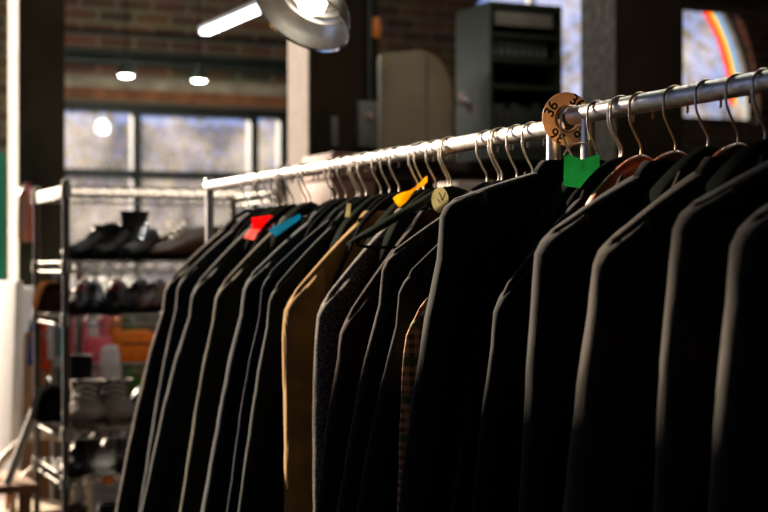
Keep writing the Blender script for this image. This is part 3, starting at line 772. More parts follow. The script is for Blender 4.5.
for z0, hh in ((.032, .22), (.48, .085)):
    for i in range(9):
        if z0 > .4 and i > 7: continue
        x = .02+i*.038
        t_b = thing('binder', ('%s binder in the %s row of the steel cabinet' % (('first', 'second', 'third', 'fourth', 'fifth', 'sixth', 'seventh', 'eighth', 'ninth')[i], 'lower' if z0 < .4 else 'upper')), 'binder',
                    cab_o+E*(x+.017)+D*.15+Vector((0, 0, z0)), EZ, 'dark binders in the steel cabinet')
        h2 = hh*(1+.08*math.sin(i*2.3+z0*9))
        b = bmnew(); box(b, -.0165, .0165, -.12, .12, 0, h2, .003); link('cover', b, bind, t_b)
        b = bmnew(); box(b, -.010, .010, -.1215, -.119, h2*.15, h2*.45); link('spine_label', b, bindl, t_b)
# beige moulded machine housing
mo_m = mat('beige_moulded_plastic', (.22, .165, .10), .65, var=.08)
mo = thing('machine_housing', 'beige moulded plastic housing with one rounded shoulder beside the steel cabinet', 'machine', gp(380, 6.85, topz), EZ)
b = bmnew(); prof2 = []
Wd, Hh = .37, .50
outline = [(0.005, 0), (0, .02), (.0, Hh-.06), (.01, Hh-.035), (.20, Hh)]
for i in range(1, 15):
    a = PI/2*(1-i/14); outline.append((.21+.16*math.cos(a), Hh-.20+.20*math.sin(a)))
outline += [(Wd+.005, .02), (Wd, 0)]
rings = []
for y, s in ((0.0, .975), (.004, .99), (.015, 1), (.28, 1), (.30, .985), (.305, .96)):
    rings.append([(Wd/2+(x-Wd/2)*s, y, max(0, (z-.0)*s)) for x, z in outline])
loft(b, rings); link('shell', b, mo_m, mo)
b = bmnew(); box(b, .232, .24, -.003, .004, .01, Hh-.02); link('seam', b, mat('seam_shadow_gap', (.07, .06, .05), .7), mo)
b = bmnew(); box(b, .012, .03, -.002, .004, Hh-.09, Hh-.055); link('sticker', b, mat('yellow_sticker', (.35, .28, .03), .6), mo)
# clamp lamp trinkets on the cabinet side
tr = thing('wall_tap', 'small pinkish metal tap fitting fixed on the side of the steel cabinet', 'tap', W(463, 103, 6.88), EZ)
pm = mat('pink_metal', (.55, .36, .32), .3, .6, var=.2)
b = bmnew(); tube(b, smoothpts([(-.005, 0, .035), (-.01, -.03, .01), (0, -.04, -.01), (.03, -.03, -.035)], 5), .013, 12); link('spout', b, pm, tr)
b = bmnew(); lathe(b, [(.001, .02), (.018, .015), (.022, 0), (.018, -.015), (.001, -.02)], 16, M=Matrix.Translation((-.004, -.045, 0)), cap0=True, cap1=True); link('knob', b, chrome, tr)
b = bmnew(); tube(b, [(-.01, -.01, .0), (-.01, .05, .0)], .008, 10); link('mount', b, pm, tr)
# wall things on pillar A
pa = gp(309, 6.5)
b = bmnew(); box(b, .21, .30, -.06, -.001, 1.88+.02, 2.10, .006); sw = link('switch_box', b, mat('grey_box', (.10, .10, .085), .5, .2, var=.2), None, True, pa, EZ); tag(sw, 'grey electrical box fixed to the dark pillar behind the rail', 'electrical box')
b = bmnew(); lathe(b, [(.001, .008), (.016, .007), (.018, 0)], 16, M=Matrix.Translation((.262, -.061, 2.035)) @ Matrix.Rotation(PI/2, 4, 'X'), cap0=True); o = link('dial', b, pm, sw); 
b = bmnew(); box(b, .095, .125, -.03, -.001, 1.9, 2.03, .004); cdn = link('junction_box', b, mat('grey_box2', (.08, .085, .075), .5, .1, var=.2), None, True, pa, EZ); tag(cdn, 'narrow grey junction box left of the electrical box on the pillar', 'electrical box')
b = bmnew(); tube(b, [(.27, -.03, 2.1), (.27, -.03, 3.6)], .012, 10); cdn = link('conduit', b, framem, None, True, pa, EZ); tag(cdn, 'dark conduit rising up the front of the pillar', 'conduit')
b = bmnew(); lathe(b, [(.001, -.05), (.02, -.045), (.028, 0), (.02, .045), (.001, .05)], 18, cap0=True, cap1=True); o = link('amber_lamp', b, mat('amber_plastic', (.5, .14, .02), .35, var=.2), None, True, W(375.5, 28, 6.63)); tag(o, 'small amber warning light on the edge of the dark pillar', 'light')
# reddish crates and boxes beneath the bench top
crm1 = mat('reddish_crate_wood', (.15, .062, .04), .75, var=.3, scale=9, bump=.3)
def crate(px, Z, z, w, d_, h, m, label, cat='crate', slats=3):
    r = thing('wooden_crate', label, cat, gp(px, Z, z), EZ)
    for j in range(slats):
        z0 = h*j/slats+.004; z1 = h*(j+1)/slats-.004
        b = bmnew(); box(b, 0, w, 0, .012, z0, z1, .002); box(b, 0, w, d_-.012, d_, z0, z1, .002); box(b, 0, .012, .012, d_-.012, z0, z1, .002); box(b, w-.012, w, .012, d_-.012, z0, z1, .002); link('slat', b, m, r)
    b = bmnew()
    for x in (.012, w-.032):
        for y in (.012, d_-.032): box(b, x, x+.02, y, y+.02, 0, h)
    box(b, .012, w-.012, .012, d_-.012, 0, .01); link('frame', b, m, r)
    return r
# low table in front of the bench carrying crates
lt = thing('work_table', 'dark work table hidden mostly behind the jackets, carrying reddish crates', 'table', gp(300, 5.3), EZ)
b = bmnew(); box(b, 0, 1.35, 0, .6, 1.45, 1.49, .004); link('tabletop', b, darkwood, lt)
for x in (0.02, 1.27):
    for y in (.02, .52):
        b = bmnew(); box(b, x, x+.06, y, y+.06, 0, 1.45, .004); link('leg', b, darkwood, lt)
crate(331, 5.36, 1.49, .17, .30, .30, crm1, 'reddish wooden crate on the work table behind the hooks, next to the sunlit pillar side')
crate(374, 5.5, 1.49, .34, .28, .13, crm1, 'low reddish crate on the work table behind the cluster of hooks', slats=2)
bx = mat('beige_card', (.24, .19, .15), .8, var=.15)
b = bmnew(); box(b, 0, .16, 0, .2, 0, .085, .004); o = link('cardboard_box', b, bx, None, True, gp(458, 5.55, 1.61), EZ); tag(o, 'small pinkish beige box seen just under the rail left of the large black jacket', 'box')
b = bmnew(); box(b, 0, .34, 0, .26, 0, .12, .006); o = link('plastic_tray', b, mat('white_tray', (.8, .8, .78), .5, var=.05), None, True, gp(437, 5.42, 1.49), EZ); tag(o, 'white plastic tray under the beige box on the work table', 'tray')

# ------------------------------------------------------------------ wire shelving
def shelving(corner, L_, Dp, zs, htop, label, plate=False):
    r = thing('wire_shelving', label, 'shelving', corner, EZ)
    for x in (0, L_):
        for y in (0, Dp):
            b = bmnew(); pts = []; rs = []
            tube(b, [(x, y, .02), (x, y, htop)], .0125, 14)
            for k in range(int(htop/.05)): lathe(b, [(.0125, .05*k+.03), (.0138, .05*k+.034), (.0125, .05*k+.038)], 14, M=Matrix.Translation((x, y, 0)))
            p = link('post', b, mat('shelf_post_steel', (.16, .155, .14), .35, 1.0, var=.2), r)
            b = bmnew(); lathe(b, [(.0145, htop-.004), (.0145, htop+.006), (.006, htop+.010)], 14, M=Matrix.Translation((x, y, 0)), cap1=True); link('cap', b, shelfm, p)
            b = bmnew(); lathe(b, [(.018, 0), (.018, .012), (.009, .03)], 14, M=Matrix.Translation((x, y, 0)), cap0=True); link('foot', b, blackp, p)
    for i, z in enumerate(zs):
        b = bmnew(); h = .032
        for y in (0, Dp):
            tube(b, [(0, y, z), (L_, y, z)], .0035, 8); tube(b, [(0, y, z-h), (L_, y, z-h)], .0035, 8)
            n = int(L_/.028); tube(b, [(L_*k/n, y, z if k % 2 else z-h) for k in range(n+1)], .0024, 6)
        for x in (0, L_):
            tube(b, [(x, 0, z), (x, Dp, z)], .0035, 8); tube(b, [(x, 0, z-h), (x, Dp, z-h)], .0035, 8)
            n = int(Dp/.028); tube(b, [(x, Dp*k/n, z if k % 2 else z-h) for k in range(n+1)], .0024, 6)
        for k in range(1, int(L_/.026)): tube(b, [(k*.026, 0, z+.002), (k*.026, Dp, z+.002)], .0016, 5)
        for x in (0, L_):
            for y in (0, Dp): lathe(b, [(.0135, z-h-.006), (.019, z-h-.004), (.017, z+.006), (.0135, z+.008)], 14, M=Matrix.Translation((x, y, 0)))
        s = link('shelf', b, shelfm, r)
        if i == 0 and plate:
            b = bmnew(); box(b, -.006, -.002, .012, Dp-.012, z-.036, z+.004, .001); link('end_glare', b, white, r)  # white plate stands for blown-out sunlight on the end wires
    return r
SC = gp(66, 5.0)
shz = [1.645, 1.393, 1.213, .833, .673, .38, .12]
shelving(SC, .75, .53, shz, 1.66, 'chrome wire shelving full of shoes beside the end of the clothes rack', True)
SC2 = gp(79, 5.9)
shelving(SC2, .85, .46, [1.375, .99, .72, .50, .2], 1.396, 'lower chrome wire shelving standing behind the shoe shelving')
def sp(px, q, z):                                  # point on shelving A at depth q under picture column px
    k = (px-384)/F; o = SC+D*q
    s = (k*o.y-o.x)/(E.x-k*E.y); p = o+E*s; p.z = z; return p

# ------------------------------------------------------------------ shoes, boots and bags
def shoe(loc, rz, m, label, L_=.27, shaft=0.0, heel=.018, sole=None, tilt=0, group=None, laces=None, toe=.05, wide=.045, cat=None, name=None):
    nm = name or ('boot' if shaft > .03 else 'shoe')
    r = thing(nm, label, cat or nm, loc, rz, group)
    if tilt: r.rotation_euler = (0, tilt, rz)
    # local x: toe = -x, heel = +x
    tab = [(0, .012, .022), (.04, .030, .036), (.15, .042, .046), (.30, wide, .060), (.45, .040, .078), (.60, .034, .098), (.78, .033, .108), (.92, .032, .108), (1.0, .026, .100)]
    rings = []
    for i in range(25):
        q = i/24; w, h = interp(tab, q)
        zb = .012+heel*max(0, (q-.4)/.6)
        h = h*(.9 if shaft == 0 else 1.0)
        x = -L_/2+L_*q
        ring = []
        for c, s in sell(1, 1, 2.3, 20):
            z = zb+(h)*(.5+.5*s); ww = w*(1-.38*max(0, s)*(.6+q*.4))
            ring.append((x, c*ww, z))
        rings.append(ring)
    b = bmnew(); loft(b, rings)
    link('upper', b, m, r)
    if shaft:
        b = bmnew(); rings = []
        for i in range(9):
            q = i/8; z = .085+heel+shaft*q; rx_ = .058-.006*math.sin(q*3)+.006*q; ry_ = .038+.004*q
            rings.append([(L_*.27+c*rx_+.008*q, s*ry_, z) for c, s in sell(1, 1, 2.1, 22)])
        for q in (.97, .5): rings.append([(L_*.27+c*.048+.008, s*.034, .085+heel+shaft*q) for c, s in sell(1, 1, 2.1, 22)])
        loft(b, rings); link('shaft', b, m, r)
    b = bmnew(); rings = []
    st = [(0, .008), (.04, .028), (.15, .041), (.32, wide+.002), (.5, .036), (.7, .033), (.9, .034), (1, .022)]
    for i in range(21):
        q = i/20; w, = interp(st, q); x = -L_/2-.003+(L_+.006)*q; zb = heel*max(0, (q-.4)/.6)
        rings.append([(x, -w, zb), (x, w, zb), (x, w, zb+.012), (x, -w, zb+.012)])
    loft(b, rings)
    link('sole', b, sole or blackp, r, False)
    b = bmnew(); box(b, L_*.28, L_*.5, -.03, .03, 0, heel+.004, .003); link('heel', b, sole or blackp, r)
    if laces:
        b = bmnew()
        for k in range(4):
            x = -L_*.12+k*L_*.06; z = .075+.016*k+heel*.3
            tube(b, smoothpts([(x, -.024, z-.006), (x+.004, 0, z+.006), (x+.008, .024, z-.006)], 3), .0025, 6)
        link('laces', b, laces, r)
    return r
def bag(loc, rz, m, label, w, d_, h, handle=None, name='bag', cat='bag', n=3.2, sag=.1, seed=1, strap=None, group=None):
    r = thing(name, label, cat, loc, rz, group)
    b = bmnew(); rings = []
    for i in range(15):
        q = i/14; z = h*q
        s = (1-abs(2*q-1)**3.2*.22)*(1-sag*q)
        if i in (0, 14): s *= .82
        ring = []
        for x, y in sell(w/2*s, d_/2*s*(1-.35*q), n, 36):
            k = .06*noise.noise(Vector((x*12+seed, y*12, z*12)))
            ring.append((x*(1+k), y*(1+k), z*(1+.0*k)+ (0 if q < .2 else h*.05*noise.noise(Vector((x*8, seed, y*8))))))
        rings.append(ring)
    b_ = bmnew(); loft(b_, rings); link('body', b_, m, r); b.free()
    if handle:
        b = bmnew(); tube(b, smoothpts([(-w*.22, 0, h*.92), (-w*.18, 0, h*1.12), (0, 0, h*1.25), (w*.18, 0, h*1.12), (w*.22, 0, h*.92)], 5), .006, 8); link('handle', b, handle, r)
        b = bmnew(); box(b, -w*.3, w*.3, -d_*.40, -d_*.34, h*.55, h*.62, .003); link('zip', b, handle, r)
    return r
bl = mat('black_leather', (.008, .008, .009), .5, var=.2, bump=.2, spec=.2)
bcan = mat('black_canvas', (.008, .008, .009), .95, var=.2, spec=0)
brcan = mat('brown_suede', (.06, .024, .010), .95, var=.3, spec=0)
br_ = mat('brown_leather', (.07, .026, .012), .45, var=.3, bump=.2)
ol_ = mat('olive_suede', (.05, .042, .018), .9, var=.3)
tauM = mat('taupe_canvas', (.10, .078, .058), .9, var=.3, scale=16, bump=.4)
redl = mat('red_lace', (.5, .03, .03), .7, var=.1)
wl_ = mat('white_rubber', (.6, .6, .56), .6, var=.05)
z2 = shz[1]+.005
TOE = EZ
shoe(sp(92, .16, z2), TOE+.6, bl, 'shorter black ankle boot at the left on the second shelf', .26, .02, .02, name='boot')
shoe(sp(119, .16, z2), TOE+.6, bl, 'taller black boot beside the window mullion on the second shelf', .27, .06, .03)
shoe(sp(140, .06, z2), TOE+.9, bl, 'low black shoe with glinting buckles in front of the taller boot', .25, 0, .01, laces=chrome)
shoe(sp(163, .22, z2), TOE-.1, ol_, 'olive suede shoe in the middle of the second shelf', .27, 0, .015, laces=wl_)
shoe(sp(178, .10, z2), TOE+.2, br_, 'reddish brown shoe with pale laces at the right of the second shelf', .27, 0, .02, laces=wl_)
shoe(sp(205, .25, z2), TOE+.1, br_, 'dark brown boot behind the clothes rack end post on the second shelf', .27, .02, .02, name='boot')
z3_ = shz[2]+.005
bag(sp(51, .26, z3_), TOE+PI/2, brcan, 'rounded dark brown bag on the left end of the third shelf', .20, .13, .105, sag=.02)
shoe(sp(80, .10, z3_), TOE+1.2, bl, 'black trainer with a red heel patch on the third shelf, left one', .25, 0, .012, laces=redl)
shoe(sp(93, .12, z3_), TOE+1.3, bl, 'black trainer turned heel out in the middle of the third shelf', .25, 0, .012)
shoe(sp(114, .10, z3_), TOE+1.25, bl, 'black trainer with a red heel patch on the third shelf, right one', .25, 0, .012, laces=redl)
shoe(sp(132, .14, z3_), TOE+1.0, bl, 'black shoe half hidden by the end jacket on the third shelf', .26, .0, .015)
shoe(sp(150, .14, z3_), TOE+1.0, br_, 'brown shoe farthest right on the third shelf behind the end jacket', .26, .0, .015)
hk = thing('umbrella_handle', 'pale curved cane handle rising behind the right black trainer', 'cane', sp(124, .24, z3_), EZ)
b = bmnew(); tube(b, smoothpts([(-.02, 0, .0), (-.025, 0, .03), (-.004, 0, .055), (.006, 0, .085), (-.012, 0, .105), (-.034, 0, .10)], 6), .008, 10); link('crook', b, mat('pale_cane', (.62, .46, .30), .5, var=.15), hk)
b = bmnew(); tube(b, [(-.034, 0, .10), (-.042, 0, .096)], .010, 10); link('tip', b, brass, hk)
z4 = shz[3]+.005
bag(sp(50, .28, z4), TOE+PI/2, bcan, 'black bag with a handle on the left end of the fourth shelf', .20, .14, .12, handle=bl, seed=4)
t1_ = shoe(sp(86, .10, z4), TOE+1.25, tauM, 'left taupe canvas boot on the fourth shelf', .25, .03, .012, sole=tauM, laces=wl_, name='boot', cat='boot', wide=.052)
shoe(sp(96, .28, z4), TOE+1.9, tauM, 'taupe canvas boot standing behind the front pair on the fourth shelf', .25, .035, .012, sole=tauM, wide=.05)
t2_ = shoe(sp(115, .12, z4), TOE+1.35, tauM, 'right taupe canvas boot on the fourth shelf, laces untied', .25, .03, .012, sole=tauM, laces=wl_, name='boot', cat='boot', wide=.052)
for o_ in (t1_, t2_): o_.scale = (.95, 1.5, 1.15)
shoe(sp(140, .14, z4), TOE+1.3, bl, 'black shoe behind the end jacket on the fourth shelf', .25, .0, .012)
shoe(sp(92, .40, z4+.002), TOE+2.0, bl, 'glossy black boot standing at the back of the fourth shelf', .26, .10, .03)
z5_ = shz[4]+.005
cols5 = [(bl, 'black court shoe at the left of the fifth shelf'), (tauM, 'taupe shoe second on the fifth shelf'), (wl_, 'white trainer on the fifth shelf'), (br_, 'brown brogue right of the white trainer on the fifth shelf'), (bl, 'black loafer at the right of the fifth shelf')]
for i, (m_, lab) in enumerate(cols5):
    shoe(sp(78+i*14, .10+.04*(i % 2), z5_), TOE+1.2+.15*math.sin(i*3), m_, lab, .25, 0, .015, sole=blackp if m_ is not wl_ else wl_)
for i, (m_, lab) in enumerate(((br_, 'brown boot lowest in the shelving, left'), (wl_, 'white trainer lowest in the shelving, next to the brown boot'), (bl, 'black boot lowest in the shelving, right'))):
    shoe(sp(72+i*17, .12, shz[5]+.005), TOE+1.2, m_, lab, .26, .06 if m_ is not wl_ else 0, .02)
# lower rack goods (second shelving)
def sp2(px, q, z):
    k = (px-384)/F; o = SC2+D*q
    s = (k*o.y-o.x)/(E.x-k*E.y); p = o+E*s; p.z = z; return p
dye = lambda n, c, **k: translucent(n, c, .7, .85)
orgM = dye('orange_cloth', (.80, .33, .05)); pnkM = dye('pink_cloth', (.75, .22, .28)); whM = dye('white_cloth', (.80, .80, .82)); grM = dye('green_cloth', (.12, .28, .05)); drM = dye('dark_red_cloth', (.28, .02, .03)); teM = dye('teal_cloth', (.03, .42, .55)); blM = dye('blue_cloth', (.05, .12, .4)); rdM = dye('vermilion_cloth', (.85, .12, .04))
zz1 = .99
bag(sp2(133, .10, zz1+.005), EZ, orgM, 'large orange-yellow bag on the lower shelving behind the shoes', .20, .16, .125, handle=br_, seed=3)
bag(sp2(100, .12, zz1+.005), EZ, pnkM, 'pink cloth bundle on the lower shelving behind the shoes', .13, .16, .10, name='cloth_bundle', cat='bundle', n=2.6, seed=9)
bag(sp2(110, .02, .725+.18), EZ, whM, 'white stuffed bundle below the pink one, behind the black boot', .10, .10, .16, name='cloth_bundle', cat='bundle', n=2.2, seed=12, sag=.3)
bag(sp2(112, .06, .725), EZ, drM, 'dark red bag under the white stuffed bundle', .16, .14, .18, handle=drM, seed=15)
bag(sp2(145, .10, .725), EZ, grM, 'green bag below the orange-yellow one on the lower shelving', .14, .14, .20, handle=grM, seed=18)
bag(sp2(88, .12, .725), EZ, whM, 'white bag low on the second shelving beside its post', .10, .14, .20, handle=whM, seed=22)
# colourful hanging garments farther back
def garment_rail(p0, L_, z, label):
    r = thing('garment_rail', label, 'clothes rack', p0, EZ)
    b = bmnew(); tube(b, [(0, 0, z), (L_, 0, z)], .012, 12); link('rail', b, chrome, r)
    for x in (0, L_):
        b = bmnew(); tube(b, [(x, 0, .02), (x, 0, z)], .012, 12); link('post', b, chrome, r)
        b = bmnew(); tube(b, [(x, -.22, .02), (x, .22, .02)], .012, 12); link('foot', b, chrome, r)
    return r
gr0 = gp(36, 6.6)
garment_rail(gr0, .95, 1.22, 'low garment rail with bright clothes between the shelving and the window')
def hung(px, m, label, w, h, name='shirt', cat='shirt', seed=0, z=1.19):
    k = (px-384)/F; s = (k*gr0.y-gr0.x)/(E.x-k*E.y); p = gr0+E*s; p.z = z-h
    r = thing(name, label, cat, p, EZ+PI/2-.25, 'bright clothes on the low garment rail')
    b = bmnew(); rings = []
    for i in range(18):
        q = i/17; zz_ = h*(1-q)
        ww = w*(.18+.82*min(1, q*7)**.6)/2; th_ = .018+.02*min(1, q*3)
        rings.append([(x, y+.008*math.sin(x*60+seed)*q, zz_-.0) for x, y in sell(ww, th_, 2.4, 32)])
    loft(b, rings); link('body', b, m, r)
    for s_ in (1, -1):
        b = bmnew(); tube(b, [(s_*w*.42, 0, h*.93), (s_*w*.52, 0, h*.72), (s_*w*.55, 0, h*.5)], [.02, .034, .038], 14); link('sleeve', b, m, r)
    b = bmnew(); tube(b, smoothpts([(0, 0, h-.005), (0, 0, h+.02), (.014, 0, h+.035), (0, 0, h+.047), (-.012, 0, h+.04)], 4), .002, 6); link('hanger_hook', b, wire, r)
for i, (px, m_, lab) in enumerate(((38, blM, 'blue shirt at the left of the low garment rail'), (46, rdM, 'vermilion shirt on the low garment rail between shelving posts'), (54, whM, 'white shirt on the low garment rail right of the vermilion one'), (61, teM, 'teal shirt on the low garment rail'),
        (72, pnkM, 'left pink shirt on the low garment rail'), (83, pnkM, 'middle pink shirt on the low garment rail'), (94, whM, 'white shirt right of the pink ones on the low garment rail'), (104, pnkM, 'right pink shirt on the low garment rail'), (116, orgM, 'orange shirt on the low garment rail'), (128, grM, 'green shirt at the right of the low garment rail'))):
    hung(px, m_, lab, .40, .46+.05*math.sin(i*2), seed=i)

jugm = translucent('milky_plastic', (.85, .85, .80), .6)
def jar(loc, r_, h, m, label, lidm, name='jar', group=None):
    t = thing(name, label, name, loc, 0, group)
    b = bmnew(); lathe(b, [(.001, 0), (r_*.9, 0), (r_, .01), (r_, h*.72), (r_*.7, h*.88), (r_*.62, h*.95)], 20, cap0=True, cap1=True); link('body', b, m, t)
    b = bmnew(); lathe(b, [(r_*.68, h*.9), (r_*.68, h), (.001, h+.002)], 20, cap1=True); link('lid', b, lidm, t)
for px, h_, rr_, lab in ((86, .17, .065, 'white plastic jug added for a sunlit blob on the window sill, left one'), (111, .16, .07, 'white plastic jug added for a sunlit blob on the window sill, middle one'), (133, .14, .05, 'small white jug added for a sunlit blob on the window sill, right one')):  # jugs put in for the bright sunlit blobs at the sill
    s_, _ = wp(px, 300); jar(WO+E*s_-D*.0+Vector((0, 0, zB))+D*.05, rr_, h_, jugm, lab, white, 'jug')
jn = ('first', 'second', 'third', 'fourth', 'fifth', 'sixth', 'seventh')
for lv_, zz_, n_ in (('upper', .725, 0), ('lower', .505, 7)):
    for i in range(n_):
        jar(sp2(86+i*11, .05+.08*(i % 2), zz_), .026, .11+.03*math.sin(i*2.1), (jugm, whM, orgM)[i % 3], 'jar with metal lid added for glints on the lower shelving, %s from its left post' % jn[i], chrome, 'jar', 'jars added for glints on the lower shelving')  # jars put in to give bright glints low on the shelving
# left edge clutter
b = bmnew(); box(b, 0, .03, 0, .75, 0, 1.32, .004); o = link('white_board', b, white, None, True, gp(6, 6.0), EZ); o.rotation_euler = (0, .03, EZ+.12); tag(o, 'tall white board leaning at the left edge', 'board')
b = bmnew(); box(b, 0, .12, 0, .02, 0, 1.10, .003); o = link('wood_plank', b, mat('raw_wood', (.30, .16, .08), .8, var=.3, scale=6), None, True, gp(19, 6.3), EZ); o.rotation_euler = (-.05, .03, EZ); tag(o, 'brown plank leaning beside the tall white board', 'plank')
b = bmnew(); tube(b, [(0, 0, 0), (0, 0, .14), (0, 0, .28)], .015, 14); o = link('white_stick', b, white, None, True, W(7, 484, 5.3)); o.rotation_euler = (0, .36, 0); tag(o, 'short white stick leaning diagonally at the lower left', 'stick')
ht = W(0, 486, 5.3).z
lt2 = thing('low_table', 'brown wooden low table at the lower left edge', 'table', gp(-34, 5.25), EZ)
b = bmnew(); box(b, 0, .25, 0, .4, ht-.03, ht, .004); link('tabletop', b, mat('raw_wood', (.3, .16, .08)), lt2)
for x in (.02, .19):
    for y in (.02, .34):
        b = bmnew(); box(b, x, x+.04, y, y+.04, 0, ht-.03, .003); link('leg', b, mat('raw_wood', (.3, .16, .08)), lt2)
# bentwood chair
chm = mat('pale_bentwood', (.55, .45, .33), .5, var=.15)
chr_ = thing('bentwood_chair', 'pale bentwood chair with an arched back at the lower left', 'chair', gp(42, 5.6), EZ+.3)
sx_ = .20
b = bmnew(); tube(b, smoothpts([(-sx_, 0, 0), (-sx_, 0, .45), (-sx_*.95, 0, .62), (-sx_*.5, 0, .72), (0, 0, .745), (sx_*.5, 0, .72), (sx_*.95, 0, .62), (sx_, 0, .45), (sx_, 0, 0)], 6), .014, 12); link('back_frame', b, chm, chr_)
b = bmnew(); tube(b, smoothpts([(-.12, 0, .45), (-.11, 0, .56), (0, 0, .64), (.11, 0, .56), (.12, 0, .45)], 6), .010, 10); link('back_hoop', b, chm, chr_)
b = bmnew(); lathe(b, [(.001, .43), (.17, .43), (.18, .44), (.18, .455), (.17, .465), (.001, .462)], 32, M=Matrix.Translation((0, .17, 0)), cap0=True, cap1=True); link('seat', b, chm, chr_)
for s_ in (-1, 1):
    b = bmnew(); tube(b, [(s_*.11, .29, .43), (s_*.14, .33, 0)], [.016, .011], 10); link('leg', b, chm, chr_)
# pale column-side banner and green panel
b = bmnew(); box(b, 0, .34, 0, .04, .55, 1.92, .004); o = link('room_divider', b, mat('green_paint', (.01, .26, .13), .6, var=.1), None, True, gp(-68, 7.0), EZ); tag(o, 'green painted panel at the far left edge', 'panel')
b = bmnew(); box(b, .02, .06, 0, .04, 0, .55); box(b, .28, .32, 0, .04, 0, .55); box(b, .06, .28, .015, .025, .3, .33); c_ = link('leg_frame', b, darkwood, o)
b = bmnew(); box(b, 0, .20, .0, .16, 0, 1.28, .006); o = link('white_cabinet', b, white, None, True, gp(17, 7.05), EZ); tag(o, 'narrow white locker in front of the dark post at the left', 'locker')
b = bmnew(); tube(b, [(.18, -.012, .62), (.18, -.012, .76)], .006, 8); link('handle', b, chrome, o)
# fire extinguisher
fe = thing('fire_extinguisher', 'dull red fire extinguisher hung on the dark post left of the shelving', 'fire extinguisher', gp(27, 7.56, 1.50), EZ)
b = bmnew(); lathe(b, [(.001, 0), (.045, .003), (.05, .02), (.05, .23), (.04, .26), (.018, .28), (.018, .30)], 24, cap0=True, cap1=True); link('cylinder', b, mat('dull_red', (.22, .03, .02), .4, var=.1), fe)
b = bmnew(); box(b, -.03, .03, -.01, .01, .30, .325, .003); link('handle', b, blackp, fe)
b = bmnew(); tube(b, smoothpts([(.02, 0, .30), (.06, 0, .27), (.062, 0, .15), (.058, 0, .06)], 5), .007, 8); link('hose', b, blackp, fe)

wd = thing('sun_blocker', 'tall dark timber wardrobe added left of the aisle to shade the jackets, outside the picture', 'sun_blocker', Vector((-1.86, 4.38, 0)), EZ)  # unseen block added to keep sun off the lower sleeves
b = bmnew(); box(b, -.45, 0, 0, 1.5, .06, 2.3, .006); link('body', b, darkwood, wd)
for y in (.02, .76):
    b = bmnew(); box(b, .001, .02, y, y+.72, .1, 2.26, .004); dr = link('door', b, darkwood, wd)
    b = bmnew(); tube(b, [(.035, y+(.67 if y < .1 else .045), .95), (.035, y+(.67 if y < .1 else .045), 1.1)], .006, 8); link('handle', b, chrome, dr)
b = bmnew(); box(b, -.43, -.02, .03, 1.47, 0, .06); link('plinth', b, darkwood, wd)
# ------------------------------------------------------------------ outside
gnd = mat('street_ground', (.30, .27, .25), .9, var=.2)
b = bmnew(); box(b, -30, 30, .5, 50, -.2, -.1); link('ground', b, gnd, None, False, WO, EZ, 'structure')
def op(px, Z, z=0): return gp(px, Z, z)
bld = thing('street_building', 'pale mauve building across the street seen through the big window', 'building', op(-40, 26), EZ)
fm = mat('mauve_render', (.34, .26, .33), .9, var=.15, scale=1.2)
b = bmnew(); box(b, 0, 9.5, 0, 4, 0, 3.0); link('wall', b, fm, bld, False)
b = bmnew(); box(b, -.1, 9.6, -.1, 4.1, 3.0, 3.15); link('cornice', b, white, bld, False)
for i in range(6):
    b = bmnew(); box(b, .8+i*1.45, 1.5+i*1.45, -.04, 0, .9, 2.1); link('shop_window', b, mat('dusky_glass', (.16, .17, .24), .2, var=.2), bld, False)
bld2 = thing('street_building', 'blue-grey taller building behind the mauve one', 'building', op(-80, 42), EZ)
b = bmnew(); box(b, 0, 20, 0, 6, 0, 5.6); link('wall', b, mat('bluegrey_render', (.26, .33, .55), .9, var=.25, scale=.8), bld2, False)
for j in range(2):
    for i in range(9):
        b = bmnew(); box(b, 1+i*2, 2+i*2, -.05, 0, 1.6+j*2, 2.7+j*2); link('window', b, white if (i+j) % 3 == 0 else mat('dusky_glass', (.1, .1, .1)), bld2, False)
leafM = [mat('pale_blossom', (.38, .35, .38), .8, var=.1), mat('grey_green_leaf', (.16, .19, .10), .8, var=.3), mat('ochre_leaf', (.42, .34, .14), .8, var=.3)]
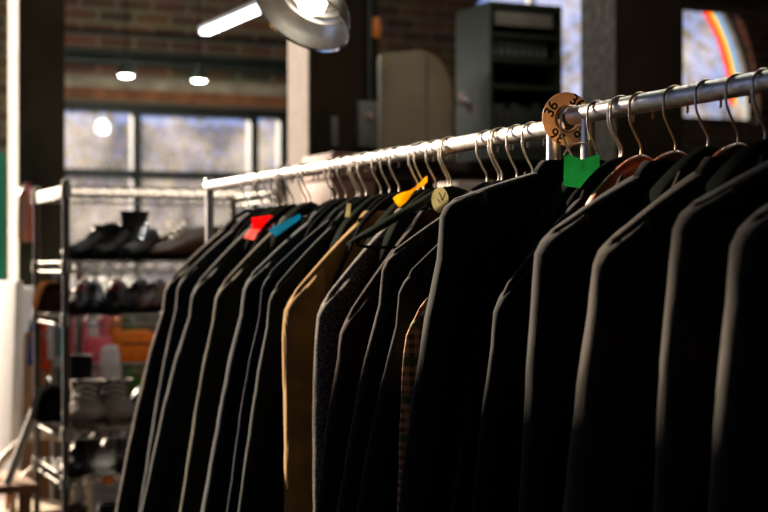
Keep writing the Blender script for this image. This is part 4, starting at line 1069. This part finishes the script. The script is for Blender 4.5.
def tree(loc, h, r_, nl, seed, label, size=.16):
    rn = random.Random(seed)
    t = thing('street_tree', label, 'tree', loc, 0, None)
    b = bmnew(); tube(b, [(0, 0, 0), (.05, 0, h*.3), (0, .05, h*.6)], [.11, .08, .05], 10)
    for k in range(7):
        a = rn.uniform(0, 6.28); tube(b, [(0, 0, h*(.3+.04*k)), (math.cos(a)*r_*.4, math.sin(a)*r_*.4, h*(.55+.04*k)), (math.cos(a)*r_*.8, math.sin(a)*r_*.8, h*(.65+.04*k))], [.04, .025, .01], 6)
    link('trunk', b, darkwood, t)
    b = bmnew()
    for k in range(nl):
        a = rn.uniform(0, 6.28); ph = math.acos(rn.uniform(-1, 1)); rr = r_*rn.uniform(.25, 1)**.5
        c = Vector((rr*math.sin(ph)*math.cos(a), rr*math.sin(ph)*math.sin(a), h*.64+rr*.95*math.cos(ph)*h*.36/r_))
        s = size*rn.uniform(.5, 1.1); q = Matrix.Rotation(rn.uniform(0, 6.28), 3, 'X') @ Matrix.Rotation(rn.uniform(0, 6.28), 3, 'Z')
        vs = [b.verts.new(c+q @ Vector(v)*s) for v in ((-.5, 0, 0), (0, -.3, .1), (.5, 0, 0), (0, .3, .1))]
        f = b.faces.new(vs); f.material_index = rn.choice((0, 0, 1, 1, 2))
    link('foliage', b, leafM, t, False)
tree(op(85, 17), 3.4, 1.15, 1300, 1, 'pale blossoming tree outside the left panes of the big window')
tree(op(185, 20), 3.7, 1.3, 900, 2, 'sparse pale tree outside the middle pane of the big window')
tree(op(262, 18), 3.3, .9, 700, 3, 'small tree outside the right pane of the big window')
tree(op(725, 19), 5.6, 1.7, 1500, 4, 'tall tree outside the arched window with the rainbow reflection')
tree(op(566, 21), 5.2, 1.3, 700, 5, 'tree outside the narrow window behind the steel cabinet')
# ------------------------------------------------------------------ light, world, camera
w = bpy.data.worlds.new('World'); sc.world = w; w.use_nodes = True
bg = w.node_tree.nodes['Background']; bg.inputs[0].default_value = (.38, .52, 1.0, 1); bg.inputs[1].default_value = .55
sd = bpy.data.lights.new('sun', 'SUN'); sd.energy = 14.0; sd.color = (1, .81, .62); sd.angle = math.radians(1.5)
so = bpy.data.objects.new('sun', sd); C.objects.link(so)
az = TH+math.radians(17); el = math.radians(17)
Ld = Vector((-math.sin(az)*math.cos(el), math.cos(az)*math.cos(el), math.sin(el)))
so.rotation_euler = Ld.to_track_quat('Z', 'Y').to_euler()
cd_ = bpy.data.cameras.new('camera'); cam = bpy.data.objects.new('camera', cd_); C.objects.link(cam)
cam.location = CAM; cd_.sensor_width = 36; cd_.lens = F/768*36
cam.rotation_euler = (PI/2, 0, 0); cd_.shift_y = (HY-256)/768
cd_.dof.use_dof = True; cd_.dof.focus_distance = 2.55; cd_.dof.aperture_fstop = 4.0
cd_.clip_end = 300
sc.camera = cam
vs = sc.view_settings; vs.view_transform = 'Standard'; vs.look = 'None'; vs.gamma = 1; vs.exposure = 0.6; vs.use_curve_mapping = False
